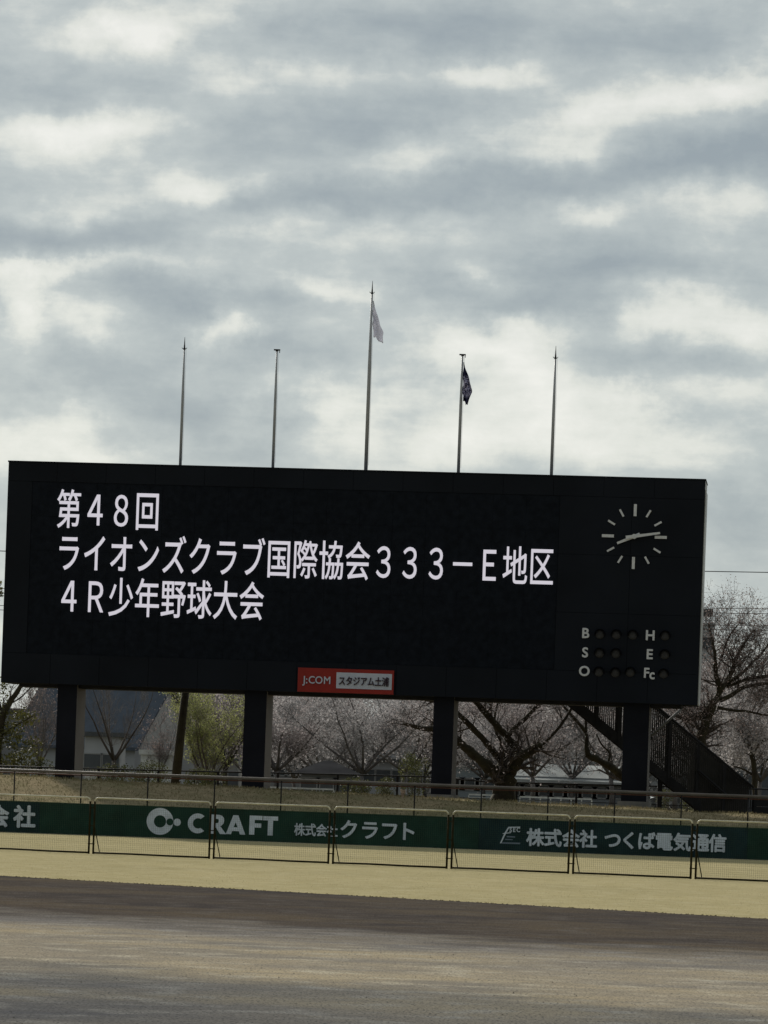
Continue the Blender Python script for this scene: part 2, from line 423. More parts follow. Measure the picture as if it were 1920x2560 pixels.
g.quad((30, WD - 2, 1.4), (400, WD - 32, 0), (3000, CREST + 25, 1.5), (30, CREST + 25, 1.5))
g.build('far_ground', M_far, kind='structure')
# rough dry grass on the bank
M_blade = mat('bank_grass_blades', (0.27, 0.22, 0.13), .9, .3, 1.3, transl=.15, col2=(0.15, 0.14, 0.07))
gr = MB()
for k in range(15000):
    x = random.uniform(-17, 17); y = wall_y(x) + .3 + (CREST + .6 - wall_y(x)) * random.random() ** .8
    z = bank_z(x, y); h = random.uniform(.025, .07) * (1.7 if y > CREST - .8 else 1); w = random.uniform(.008, .02)
    a = random.uniform(-.06, .06)
    i = len(gr.v); gr.v += [(x - w, y, z - .01), (x + w, y, z - .01), (x + a, y + random.uniform(-.04, .04), z + h)]; gr.f.append((i, i+1, i+2))
gr.build('bank_grass', M_blade, kind='stuff', label='rough dry grass on the bank behind the green wall', category='grass')

# ------------------------------------------------------------------ scoreboard
TH = radians(6.3)
BD = 142.0
u0, w0 = unroll(883, 1730)
B0 = Vector((u0 / F * BD, BD, 1.68))
ax = Vector((cos(TH), -sin(TH), 0)); ay = Vector((sin(TH), cos(TH), 0))
board = thing('scoreboard', 'large black electronic scoreboard on four dark pillars showing white Japanese lettering', 'scoreboard', B0, -TH)
def BL(x, y, off=0.0):
    """photograph point to the board's own (x, z) on its front plane (or a plane off metres behind it)"""
    u, w = unroll(x, y); d = Vector((u / F, 1, -w / F)); o = Vector((0, 0, EYE))
    t = ((B0 + ay * off - o).dot(ay)) / d.dot(ay); p = o + d * t - B0
    return p.dot(ax), p.z
cTL, cTR, cBL, cBR = BL(23, 1153), BL(1764, 1203), BL(1.5, 1707), BL(1744, 1762)
XL = (cTL[0] + cBL[0]) / 2; XR = (cTR[0] + cBR[0]) / 2; ZT = (cTL[1] + cTR[1]) / 2; ZB = (cBL[1] + cBR[1]) / 2
print('BOARD', cTL, cTR, cBL, cBR)
DEP = 2.2
o = MB().box(XL, XR, 0, DEP, ZB, ZT).build('cabinet', M_cab, board)
o.data.materials.append(M_side)
for p in o.data.polygons:
    if abs(p.normal.x) > .9: p.material_index = 1
# front skin: separate flat panels with narrow recessed seams
sx0, sz1 = BL(105, 1232); sx1, sz0 = BL(1402, 1670)
sx0 = BL(75, 1400)[0]; sx1 = BL(1395, 1400)[0]; sz1 = BL(760, 1222)[1]; sz0 = BL(760, 1655)[1]
def skin(x0, x1, z0, z1, name='cladding_panel', m=M_cab, y0=-.05):
    q = .006
    return MB().box(x0 + q, x1 - q, y0, -.001, z0 + q, z1 - q).build(name, m, board)
nx = 14
for k in range(nx):
    a = XL + (XR - XL) * k / nx; c = XL + (XR - XL) * (k + 1) / nx
    skin(a, c, sz1, ZT); skin(a, c, ZB, sz0)
skin(XL, sx0, sz0, sz1)
rz = [sz0 + (sz1 - sz0) * k / 3 for k in range(4)]
for k in range(3):
    for (a, c) in ((sx1, (sx1 + XR) / 2), ((sx1 + XR) / 2, XR)): skin(a, c, rz[k], rz[k + 1])
# LED modules
mc, mr = 16, 5
me0 = None
for i in range(mc):
    for j in range(mr):
        w_, h_ = (sx1 - sx0) / mc, (sz1 - sz0) / mr
        if me0 is None:
            oo = MB().box(-w_/2 + .004, w_/2 - .004, -.03, -.001, -h_/2 + .004, h_/2 - .004).build('screen_module', M_scr, board); me0 = oo.data
        else: oo = link('screen_module', me0, board)
        oo.location = (sx0 + w_ * (i + .5), 0, sz0 + h_ * (j + .5))
# top flashing
MB().box(XL - .02, XR + .02, -.07, DEP + .02, ZT, ZT + .05).build('top_flashing', M_cab, board)
MB().box(XR + .001, XR + .03, .02, DEP - .02, ZB + .03, ZT - .35).build('side_panel', M_side, board)
# pillars
for (xa, xb) in ((118, 160), (523, 571), (933, 977), (1345, 1400)):
    yy = 1600 * 1.1573
    x0 = BL(xa * 1.1573, yy)[0]; x1 = BL(xb * 1.1573, yy)[0]
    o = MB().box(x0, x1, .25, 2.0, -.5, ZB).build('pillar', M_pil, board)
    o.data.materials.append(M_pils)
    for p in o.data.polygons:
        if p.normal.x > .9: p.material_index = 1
for (xa, xb) in ((118, 160), (523, 571), (933, 977), (1345, 1400)):
    x0 = BL(xa * 1.1573, 1851)[0]; x1 = BL(xb * 1.1573, 1851)[0]
    MB().box(x0 - .12, x1 + .12, .1, 2.15, -.6, .16).build('footing', mat('footing_concrete', (0.16, 0.155, 0.145), .9, .25, 2), board)
MB().box(XL + .6, XR - .6, .5, 1.7, ZB - .12, ZB).build('bottom_beam', M_steeld, board)
# LED text
def row(text, xc0, yc0, pitch, slope):
    for k, ch in enumerate(text):
        px_ = xc0 + pitch * k; py_ = yc0 + slope * pitch * k
        x, z = BL(px_, py_)
        ppm = 9606 / (B0.y + 0 - sin(TH) * x)
        put_char(ch, (x, -.05, z), 65.2 / ppm, 103 / ppm, .006, M_led, board)
SL = .0295
FW = {'4': '\uff14', '8': '\uff18', '3': '\uff13', 'E': '\uff25', 'R': '\uff32', '-': '\uff0d'}
fw = lambda s: ''.join(FW.get(c, c) for c in s)
row(fw('第48回'), 173, 1272, 65.4, SL)
row(fw('ライオンズクラブ国際協会333-E地区'), 173, 1381, 65.6, SL)
row(fw('4R少年野球大会'), 173, 1489, 65.2, SL)
# clock
ccx, ccz = BL(1586, 1341.8)
ppm = 9606 / (B0.y - sin(TH) * ccx)
clock = bpy.data.objects.new('clock', None); COL.objects.link(clock); clock.parent = board; clock.location = (ccx, -.05, ccz)
def bar(mb, ang, r0, r1, w0, w1=None, y=-.04, th=.03):
    w1 = w1 or w0; dx, dz = sin(ang), cos(ang); nx_, nz_ = dz, -dx
    mb.prism([(dx*r0 - nx_*w0/2, dz*r0 - nz_*w0/2), (dx*r0 + nx_*w0/2, dz*r0 + nz_*w0/2), (dx*r1 + nx_*w1/2, dz*r1 + nz_*w1/2), (dx*r1 - nx_*w1/2, dz*r1 - nz_*w1/2)][::-1], y, y + th)
for h in range(12):
    mb = MB(); big = h % 3 == 0
    bar(mb, radians(30 * h), (51 if big else 57) / ppm, (81 if big else 77) / ppm, (7.2 if big else 4.9) / ppm)
    mb.build('hour_mark', M_mark, clock)
mb = MB(); bar(mb, radians(246.7), -15 / ppm, 46 / ppm, 8.5 / ppm, 5.5 / ppm, y=-.1); mb.build('hour_hand', M_mark, clock)
mb = MB(); bar(mb, radians(81), -21 / ppm, 65 / ppm, 8.5 / ppm, 5 / ppm, y=-.16); mb.build('minute_hand', M_mark, clock)
hub = MB(); hub.tube([(0, -.17, 0), (0, 0, 0)], .09, 12); hub.build('hub', M_mark, clock)
# count letters and lamps
for ch, x, y in (('B', 1464.9, 1582.6), ('S', 1463.2, 1630.9), ('O', 1461.2, 1677.4), ('H', 1625.9, 1588.2), ('E', 1624.7, 1635.4), ('F', 1617, 1682), ('c', 1630.5, 1685.5)):
    lx, lz = BL(x, y)
    s_ = 24.8 / ppm / .72
    put_char(ch, (lx, -.06, lz), s_ * (.93 if ch in 'Fc' else 1.0), s_, .028, M_mark, board, 'letter')
hood_me = None
for x, y in ((1500, 1586), (1541, 1587), (1582, 1588), (1663, 1590), (1499, 1633), (1540, 1634), (1662, 1637), (1497.6, 1680), (1538.6, 1682), (1576, 1681), (1659, 1685)):
    lx, lz = BL(x, y); r = 12.5 / ppm
    lamp = bpy.data.objects.new('count_lamp', None); COL.objects.link(lamp); lamp.parent = board; lamp.location = (lx, -.05, lz)
    if hood_me is None:
        mb = MB()
        lens = []
        for ring in range(5):
            rr = r * .92 * sin(pi / 2 * (4 - ring) / 4); yy = -.10 * (1 - cos(pi / 2 * 1) + sin(pi / 2 * ring / 4)) / 1.0
            lens.append((rr, yy))
        base = 0
        for rr, yy in lens[:4]:
            for j in range(16): mb.v.append((rr * cos(2*pi*j/16), yy * .8 + .08, rr * sin(2*pi*j/16)))
        for k in range(3):
            for j in range(16):
                a = k*16 + j; c = k*16 + (j+1) % 16; mb.f.append((a, c, c + 16, a + 16))
        mb.f.append(tuple(48 + j for j in range(16)))
        l0 = mb.build('lens', M_lamp, lamp, True); lens_me = l0.data
        hb = MB(); n = 14
        for yy, r0, r1 in ((-.2, r * 1.0, r * 1.06), (0.02, r * 1.05, r * 1.12)):
            for rr in (r0, r1):
                for j in range(n + 1):
                    a = radians(-15 + 210 * j / n); hb.v.append((rr * cos(a), yy * (1 if sin(a) > .2 else .5) , rr * sin(a)))
        m1 = n + 1
        for j in range(n):
            hb.f += [(j, j+1, 2*m1+j+1, 2*m1+j), (m1+j, 3*m1+j, 3*m1+j+1, m1+j+1), (j, m1+j, m1+j+1, j+1)]
        h0 = hb.build('hood', M_gap, lamp, True); hood_me = h0.data
    else:
        link('lens', lens_me, lamp); link('hood', hood_me, lamp)
# sponsor sign
q = [BL(746, 1669), BL(985.8, 1676.7), BL(984.7, 1735), BL(745.5, 1731)]
rx0 = (q[0][0] + q[3][0]) / 2; rx1 = (q[1][0] + q[2][0]) / 2; rz1 = (q[0][1] + q[1][1]) / 2; rz0 = (q[2][1] + q[3][1]) / 2
sign = MB().box(rx0, rx1, -.16, -.052, rz0, rz1).build('sponsor_sign', M_red, board)
wq0 = BL(842.3, 1700)[0]; wq1 = BL(980.7, 1705)[0]; wz1 = (BL(842.5, 1680.5)[1] + BL(981.4, 1686.3)[1]) / 2; wz0 = (BL(842, 1720)[1] + BL(980, 1726.4)[1]) / 2
MB().box(wq0, wq1, -.175, -.161, wz0, wz1).build('white_field', M_white, sign)
for ch, x in zip('J:COM', (761, 768.5, 781, 799, 819.5)):
    a, z = BL(x, 1700 + (x - 790) * .03)
    h = 19 / ppm / .72
    put_char(ch, (a, -.17, z), h * .93, h, .012, M_white, sign)
for k, ch in enumerate('スタジアム土浦'):
    a, z = BL(856.5 + 18.1 * k, 1702.2 + .5 * k)
    put_char(ch, (a, -.18, z), 18.6 / ppm, 24 / ppm, .018, M_ink, sign)

# ------------------------------------------------------------------ flagpoles and flags
FD = BD + 1.9
def fppm(): return 9606 / FD
poles = [('first flagpole from the left on the scoreboard, bare with a spike', 450.6, 1164.6, 873.5, 842.7, .055, .03),
         ('second flagpole from the left, shortest and bare without a spike', 682, 1172, 878, None, .055, .03),
         ('tallest central flagpole carrying the pale flag above the scoreboard', 914.3, 1179, 734, 702, .07, .035),
         ('flagpole carrying the navy flag, flat topped without a spike', 1145.8, 1184.6, 890, None, .06, .033),
         ('rightmost flagpole above the clock, bare with a spike', 1378.2, 1191.7, 896.5, 864.6, .06, .033)]
flag_x = {}
for lab, bx, by, ty, sy, r0, r1 in poles:
    FD = BD + 1.5
    for _ in range(4): FD = B0.y - sin(TH) * (P(bx, by, FD).x - B0.x) + 1.45
    p = P(bx, by, FD)
    X = p.x; zt = P(bx + (by - ty) * .036, ty, FD).z
    fp = thing('flagpole', lab, 'flagpole', (X, FD, ZT + 1.73), 0, 'flagpoles standing on top of the scoreboard')
    zb0 = ZT + 1.73; hh = zt - zb0
    MB().tube([(0, 0, 0), (0, 0, .05)], .13, 12).build('base_flange', M_steeld, fp)
    MB().tube([(0, 0, 0), (0, 0, hh * .6), (0, 0, hh)], [r0, r0 * .95, r1], 12).build('shaft', M_galv, fp, True)
    MB().tube([(0, 0, hh), (0, 0, hh + .03)], .055, 10).build('truck', M_steeld, fp)
    mb = MB(); 
    if sy:
        mb.tube([(-.09, 0, hh + .07), (-.08, 0, hh + .03), (.08, 0, hh + .03), (.09, 0, hh + .07)], .012, 6)
        mb.build('cleat_arm', M_steeld, fp)
        zs = P(bx + (by - sy) * .036, sy, FD).z - zb0
        MB().tube([(0, 0, hh + .03), (0, 0, hh + .2), (0, 0, zs)], [.035, .02, .006], 6).build('spike', M_steeld, fp)
    else:
        mb.tube([(-.12, 0, hh + .05), (.12, 0, hh + .05)], .03, 6); mb.tube([(.1, 0, hh + .05), (.1, 0, hh - .06)], .014, 6); mb.build('pulley', M_steeld, fp)
    MB().tube([(r0 + .025, -.02, .3), (r1 + .04, -.02, hh)], .004, 4).build('halyard', M_white, fp)
    flag_x[int(bx)] = (X, zt, FD)
def hanging(name, label, X, zt, outline_l, outline_r, m, folds, amp, seed):
    """outline_l / outline_r: lists of (offset x m, drop m) from top down for the pole edge and the free edge"""
    rows, cols = 36, 26; mb = MB(); rnd = random.Random(seed)
    def lerp(o, t):
        f = t * (len(o) - 1); i = min(int(f), len(o) - 2); f -= i
        return (o[i][0] * (1-f) + o[i+1][0] * f, o[i][1] * (1-f) + o[i+1][1] * f)
    for r in range(rows + 1):
        t = r / rows; a = lerp(outline_l, t); c = lerp(outline_r, t)
        for k in range(cols + 1):
            s = k / cols
            x = a[0] * (1-s) + c[0] * s; z = a[1] * (1-s) + c[1] * s
            w = abs(c[0] - a[0])
            dy = amp * sin(s * folds * 2 * pi + 1.3 * sin(t * 3 + seed)) * min(1, w * 5) * (0.25 + t) + .05 * mnoise.noise(Vector((s * 4, t * 6, seed)))
            zz = z + (.035 * sin(s * folds * 2 * pi + seed) + .05 * mnoise.noise(Vector((s * 7, 2, seed)))) * max(0, t - .6) / .4
            mb.v.append((x + .012 * sin(t * 17 + s * 9), dy, -zz))
    for r in range(rows):
        for k in range(cols):
            a = r * (cols + 1) + k; mb.f.append((a, a + 1, a + cols + 2, a + cols + 1))
    o = mb.build(name, m, None, True, (X, (FD3 if X < 1 else FD4) - .03, zt))
    md = o.modifiers.new('cloth_thickness', 'SOLIDIFY'); md.thickness = .006
    o['label'] = label; o['category'] = 'flag'
    return o
M_flag1 = mat('flag_pale', (0.72, 0.73, 0.80), .8, .15, 3, transl=.5, col2=(0.58, 0.59, 0.66))
def flag2_mat():
    m = mat('flag_navy', (0.012, 0.014, 0.075), .7, .2, 5, transl=.15)
    t = m.node_tree; b = t.nodes['Principled BSDF']
    tcn = t.nodes.new('ShaderNodeTexCoord')
    mp = t.nodes.new('ShaderNodeMapping'); mp.inputs['Location'].default_value = (-.17, 0, 1.15); t.links.new(tcn.outputs['Object'], mp.inputs[0])
    ln = t.nodes.new('ShaderNodeVectorMath'); ln.operation = 'LENGTH'
    sc = t.nodes.new('ShaderNodeVectorMath'); sc.operation = 'MULTIPLY'; sc.inputs[1].default_value = (1.25, 0, .8)
    t.links.new(mp.outputs[0], sc.inputs[0]); t.links.new(sc.outputs[0], ln.inputs[0])
    wv = t.nodes.new('ShaderNodeTexNoise'); wv.inputs['Scale'].default_value = 7; wv.inputs['Detail'].default_value = 1; wv.inputs['Distortion'].default_value = 3
    t.links.new(mp.outputs[0], wv.inputs['Vector'])
    c1 = t.nodes.new('ShaderNodeMapRange'); c1.inputs['From Min'].default_value = .50; c1.inputs['From Max'].default_value = .54
    t.links.new(wv.outputs['Fac'], c1.inputs['Value'])
    c2 = t.nodes.new('ShaderNodeMapRange'); c2.inputs['From Min'].default_value = .36; c2.inputs['From Max'].default_value = .28
    t.links.new(ln.outputs['Value'], c2.inputs['Value'])
    mu = t.nodes.new('ShaderNodeMath'); mu.operation = 'MULTIPLY'; t.links.new(c1.outputs[0], mu.inputs[0]); t.links.new(c2.outputs[0], mu.inputs[1])
    x = t.nodes.new('ShaderNodeMix'); x.data_type = 'RGBA'; x.inputs['A'].default_value = (.012, .014, .06, 1); x.inputs['B'].default_value = (.60, .58, .85, 1)
    t.links.new(mu.outputs[0], x.inputs['Factor']); t.links.new(x.outputs['Result'], b.inputs['Base Color'])
    return m
k1 = 1 / fppm()
X3, Z3, FD3 = flag_x[914]; X4, Z4, FD4 = flag_x[1145]
# offsets measured to the right of the pole, drop below the top
hanging('flag', 'pale lavender white flag hanging limp from the tallest central pole', X3, Z3,
        [(.05, .28), (.05, .7), (.06, 1.0), (.07, 1.25), (.12, 1.62)], [(.05, .28), (.22, .80), (.36, 1.2), (.47, 1.45), (.47, 1.86)], M_flag1, 1.4, .035, 3)
hanging('flag', 'navy blue flag with a white emblem hanging limp from its pole', X4, Z4,
        [(.05, .24), (.05, .7), (.05, 1.1), (.05, 1.4), (.09, 1.66)], [(.05, .24), (.2, .65), (.36, 1.1), (.40, 1.35), (.24, 1.85)], flag2_mat(), 1.6, .05, 8)

# ------------------------------------------------------------------ outfield wall
wall = thing('outfield_wall', 'long low dark green padded outfield wall carrying printed advertisements', 'wall', (0, WD, 0), -math.atan(WT))
wx = Vector((cos(math.atan(WT)), -sin(math.atan(WT)), 0)); wn = Vector((sin(math.atan(WT)), cos(math.atan(WT)), 0))
def WL(x, y):
    u, w = unroll(x, y); d = Vector((u / F, 1, -w / F)); o = Vector((0, 0, EYE)); q = Vector((0, WD, 0))
    t = (q - o).dot(wn) / d.dot(wn); p = o + d * t - q
    return p.dot(wx), p.z
H_W = 1.085
MB().box(-30, 30, .03, .16, 0, H_W - .03).build('wall_body', M_conc, wall)
seg = [(-1100, 98, 't'), (98, 560, 'g'), (560, 1197, 'g'), (1197, 1869, 't'), (1869, 3000, 'g')]
bans = []
for a, c, k in seg:
    x0 = WL(a, 2080)[0]; x1 = WL(c, 2100)[0]
    o = MB().box(x0 + .006, x1 - .006, -.05, .029, .015, H_W - .02).build('advertising_banner', M_ban_t if k == 't' else M_ban_g, wall); bevel(o, .012, 2)
    bans.append(o)
cap = MB().box(-30, 30, -.065, .18, H_W - .019, H_W + .0).build('wall_coping', mat('coping_green', (0.035, 0.07, 0.04), .7, .2, 2), wall)
wp = 9606 / WD
def wchar(ch, x, y, w, h, off, ban, m=M_banw):
    a, z = WL(x, y); return put_char(ch, (a, -.056, z), w / wp, h / wp, off, m, ban)
wchar('会', -4, 2039, 57, 58, .035, bans[0]); wchar('社', 62.5, 2041.5, 57, 58, .035, bans[0])
# ring logo
def ring(mb, cx, cz, r, hole=None, n=40, y=-.06, y2=-.052):
    i = len(mb.v)
    if hole is None:
        mb.prism([(cx + r*cos(2*pi*j/n), cz + r*sin(2*pi*j/n)) for j in range(n)], y, y2); return
lx, lz = WL(400.6, 2053.4)
r1, r2 = 33.8 / wp, 15.4 / wp
mb = MB(); n = 48
for j in range(n):
    a = 2*pi*j/n
    for rr in (r1, r2): mb.v += [(lx + rr*cos(a), -.062, lz + rr*sin(a)), (lx + rr*cos(a), -.053, lz + rr*sin(a))]
for j in range(n):
    a = 4*j; c = 4*((j+1) % n)
    mb.f += [(a, a+2, c+2, c), (a, c, c+1, a+1), (a+2, a+3, c+3, c+2)]
mb.build('ring_logo', M_banw, bans[1])
ax_, az_ = WL(425.4, 2054.8); mb = MB(); ring(mb, ax_, az_, 8.8 / wp, y=-.068, y2=-.063); mb.build('logo_dark_dot', M_ban_g, bans[1])
ax_, az_ = WL(443.6, 2055.6); mb = MB(); ring(mb, ax_, az_, 9.2 / wp, y=-.066); mb.build('logo_dot', M_banw, bans[1])
# CRAFT in heavy geometric capitals, polygons on a unit cap height
def letter(polys, x, y, h, ban):
    a, z = WL(x, y); s_ = h / wp; mb = MB()
    for k, pl in enumerate(polys): mb.prism([(a + px_ * s_, z + (pz_ - .5) * s_) for px_, pz_ in pl], -.062 - .0004 * k, -.052)
    return mb.build('letter', M_banw, ban)
cc = []
for j in range(25):
    t = radians(48 + (312 - 48) * j / 24); cc.append((.5 + .52 * cos(t), .5 + .52 * sin(t)))
for j in range(25):
    t = radians(300 - (300 - 60) * j / 24); cc.append((.52 + .27 * cos(t), .5 + .27 * sin(t)))
def strip_c():
    out = []
    for j in range(24):
        out.append([cc[j], cc[j+1], cc[49-j-1], cc[49-j]])
    return out
Rp = [[(0, 0), (.26, 0), (.26, 1), (0, 1)], [(.26, .78), (.45, .78), (.5, 1), (.26, 1)], [(.26, .36), (.45, .36), (.48, .56), (.26, .56)],
      [(.45, .78), (.5, 1), (.66, .95), (.75, .84), (.77, .7), (.48, .74)], [(.48, .74), (.77, .7), (.74, .55), (.62, .42), (.45, .36), (.44, .56), (.49, .64)],
      [(.3, .4), (.58, .4), (.9, 0), (.57, 0)]]
Ap = [[(0, 0), (.27, 0), (.62, 1), (.36, 1)], [(.36, 1), (.62, 1), (1.02, 0), (.74, 0)], [(.25, .17), (.75, .17), (.7, .37), (.3, .37)]]
Fp = [[(0, 0), (.27, 0), (.27, 1), (0, 1)], [(.27, .78), (.68, .78), (.68, 1), (.27, 1)], [(.27, .38), (.62, .38), (.62, .6), (.27, .6)]]
Tp = [[(0, .78), (.78, .78), (.78, 1), (0, 1)], [(.25, 0), (.52, 0), (.52, .78), (.25, .78)]]
letter(strip_c(), 471, 2057.5, 48, bans[1])
letter(Rp, 524, 2060, 48, bans[1]); letter(Ap, 566, 2061, 48, bans[2]); letter(Fp, 624, 2062.5, 48, bans[2]); letter(Tp, 658, 2064, 48, bans[2])
for k, ch in enumerate('株式会社'): wchar(ch, 749.5 + 27.3 * k, 2073.5 + .98 * k, 28, 33, .022, bans[2])
for ch, x in zip('クラフト', (873, 925, 974, 1018)): wchar(ch, x, 2073 + (x - 873) * .036, 50, 50, .026, bans[2])
# slanted logo
lg = MB()
def pl(mb, pts, y=-.06): mb.prism([WL(*p_) for p_ in pts], y, y + .008)
pl(lg, [(1250, 2108), (1253.5, 2108), (1266, 2082), (1275, 2067), (1271, 2067), (1262, 2081)][::-1])
pl(lg, [(1257, 2083), (1278, 2080.5), (1278, 2082.5), (1257, 2085)][::-1], -.0612)
pl(lg, [(1271, 2067), (1301, 2066.5), (1300.6, 2069), (1271, 2069.5)][::-1], -.0608)
lg.build('slanted_logo', M_banw, bans[3])
for ch, x in zip('SEC', (1277, 1286, 1296)):
    o = wchar(ch, x, 2074.5, 13, 15, .03, bans[3])
lg = MB()
pl(lg, [(1256, 2105.5), (1301, 2106.5), (1300.6, 2110.5), (1254, 2109)][::-1]); pl(lg, [(1267, 2090), (1288, 2091), (1288, 2094), (1267, 2093)][::-1]); pl(lg, [(1263, 2097), (1282, 2098), (1282, 2100.5), (1263, 2099.5)][::-1])
lg.build('logo_caption_bars', M_bangrey, bans[3])
for ch, x in zip('株式会社つくば電気通信', (1338.5, 1382.5, 1427.6, 1471, 1531.8, 1573, 1615.7, 1660, 1705.4, 1751, 1794)):
    wchar(ch, x, 2093 + (x - 1338) * .0325, 45, 46, .032, bans[3])

# railing above the wall
rail = thing('railing', 'brown grey pipe railing with thin posts standing above the green wall', 'railing', (0, WD + .12, H_W), -math.atan(WT))
zr = 2.17 - H_W
MB().tube([(-30, 0, zr - .03), (30, 0, zr - .03)], .055, 10).build('top_rail', M_rail, rail, True)
MB().tube([(-30, .02, zr - .115), (30, .02, zr - .115)], .022, 8).build('under_rail', mat('rail_rust', (0.10, 0.045, 0.03), .7, .3, 3), rail, True)
pm = None
for k in range(-6, 20):
    x = WL(33.6 + 167.1 * k, 2000)[0]
    if abs(x) > 29: continue
    if pm is None: o = MB().tube([(0, 0, -.05), (0, 0, zr - .04)], .024, 8).build('post', M_steeld, rail, True); pm = o.data
    else: o = link('post', pm, rail)
    o.location = (x, 0, 0)

# ------------------------------------------------------------------ portable outfield fence
FT = .33
def fence_pt(px_):
    u = (px_ - PX) * cos(ROLL) + 175 * sin(ROLL)
    k = u / F; X = k * 93.6 / (1 + FT * k); return Vector((X, 93.6 - FT * X, 0))
jo = [-378, -77, 226, 527.5, 826, 1122.5, 1427, 1733.6, 2040, 2344]
pos = ['', 'at the left edge before the first lettering', 'in front of the ring logo', 'in front of the big letters RAFT',
       'behind which the white katakana word begins', 'in front of the slanted logo', 'before the middle of the rightmost advertisement', 'at the right edge of the photo', '']
HF = 1.4
def frame_poly(w, h, r=.09):
    return [(0, 0, h - r)] + [(r - r * cos(a), 0, h - r + r * sin(a)) for a in (radians(25), radians(50), radians(75))] + [(r, 0, h)]
for k in range(1, 8):
    a, c = fence_pt(jo[k]), fence_pt(jo[k + 1]); d_ = (c - a); Lp = d_.length; d_.normalize()
    st = a + d_ * .06; w = Lp - .12
    fp = thing('portable_fence_panel', 'portable net fence panel with sunlit top rail ' + pos[k], 'fence panel', st, atan2(d_.y, d_.x), 'portable fence panels across the outfield')
    r = .09
    cl = frame_poly(w, HF)
    tl = [(.0, 0, HF - r)] + cl[1:]
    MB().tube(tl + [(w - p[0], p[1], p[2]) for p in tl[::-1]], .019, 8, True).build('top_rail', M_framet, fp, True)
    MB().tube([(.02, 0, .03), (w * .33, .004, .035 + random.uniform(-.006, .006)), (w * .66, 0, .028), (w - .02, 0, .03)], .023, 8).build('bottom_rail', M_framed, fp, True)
    for xx in (0, w): MB().tube([(xx, 0, 0), (xx, 0, HF - r)], .027, 8).build('post', M_framed, fp, True)
    MB().tube([(.02, 0, .66), (.13, .12, .01)], .013, 6).build('strut', M_framed, fp, True)
    nb = MB(); s_ = .05
    kx = int(w / s_)
    for i in range(1, kx): nb.box(i * s_ - .0009, i * s_ + .0009, -.002, .002, .05, HF - .02)
    for i in range(1, int(HF / s_)): nb.box(.03, w - .03, -.0009, .0009, i * s_ - .0009, i * s_ + .0009)
    nb.build('net', M_net, fp)
    for zz in (.25, .7, 1.15): MB().box(w - .03, w + .15, -.012, .012, zz - .012, zz + .012).build('coupling_hook', M_framed, fp)

# ------------------------------------------------------------------ vegetation
M_bark = mat('bark_dark', (0.030, 0.024, 0.019), .95, .45, 3, bump=.6, bscale=14, col2=(0.055, 0.050, 0.028))
M_barkg = mat('bark_hazed', (0.15, 0.138, 0.135), .95, .3, 3)  # bark for far trees, lightened: pale haze put into the colour
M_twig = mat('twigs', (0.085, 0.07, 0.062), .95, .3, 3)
M_twigf = mat('twigs_hazed', (0.19, 0.17, 0.165), .95, .3, 3)  # far copy of the twigs, haze painted in as a lighter tone
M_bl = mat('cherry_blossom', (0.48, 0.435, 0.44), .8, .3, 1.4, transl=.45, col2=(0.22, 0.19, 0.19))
M_bl2 = mat('cherry_blossom_hazed', (0.54, 0.515, 0.52), .8, .3, .9, transl=.45, col2=(0.21, 0.205, 0.21))  # far copy of the blossom, greyed to stand for haze
M_yg = mat('spring_leaves', (0.36, 0.38, 0.15), .8, .3, 1.4, transl=.5, col2=(0.22, 0.235, 0.10))
M_ol = mat('evergreen_leaves', (0.13, 0.125, 0.035), .6, .4, 1.2, transl=.35, col2=(0.04, 0.045, 0.015))
M_sh = mat('shrub_leaves', (0.14, 0.145, 0.055), .7, .4, 1.0, transl=.25, col2=(0.03, 0.036, 0.016))
M_bud = mat('buds', (0.26, 0.21, 0.20), .8, .3, 1.4, transl=.4)

def rvec(): 
    a = random.random() * 2 * pi; z = random.uniform(-1, 1); q = sqrt(1 - z * z); return Vector((q * cos(a), q * sin(a), z))
def twig(mb, tips, p, d, length, r, depth, spread=.5, up=.12, segs=4, kids=4, sides=4):
    pts = [p.copy()]; rr = [r]; q = p.copy(); dd = d.copy()
    for k in range(segs):
        dd = (dd + rvec() * .22 + Vector((0, 0, up * .5))).normalized()
        q = q + dd * (length / segs); pts.append(q.copy()); rr.append(max(.004, r * (1 - .75 * (k + 1) / segs)))
    mb.tube(pts, rr, sides if r > .03 else 3, False)
    if depth <= 0:
        tips.extend(pts[1:]); return
    for k in range(kids):
        t = random.uniform(.25, 1.0) * (segs - .01); i = int(t); f = t - i
        b_ = pts[i] * (1 - f) + pts[i + 1] * f
        sd_ = (rvec()); sd_ = (sd_ - dd * sd_.dot(dd)).normalized()
        nd = (dd * (1 - spread) + sd_ * (spread + .15) + Vector((0, 0, up))).normalized()
        twig(mb, tips, b_, nd, length * random.uniform(.45, .75), max(.005, rr[i] * .6), depth - 1, spread, up, max(2, segs - 1), kids, 3)
    tips.append(q)
def bloom(pts, per, size, scatter, m, name, parent, limit=60000):
    mb = MB(); n = 0
    for p in pts:
        dens = per * (0.35 + 1.3 * max(0, .5 + mnoise.noise(p * .55)))
        kk = int(dens) + (random.random() < dens % 1)
        for _ in range(kk):
            mb.leaf(p + Vector((random.gauss(0, scatter), random.gauss(0, scatter), random.gauss(0, scatter * .8))), size); n += 1
            if n > limit: break
    return mb.build(name, m, parent, kind='stuff')

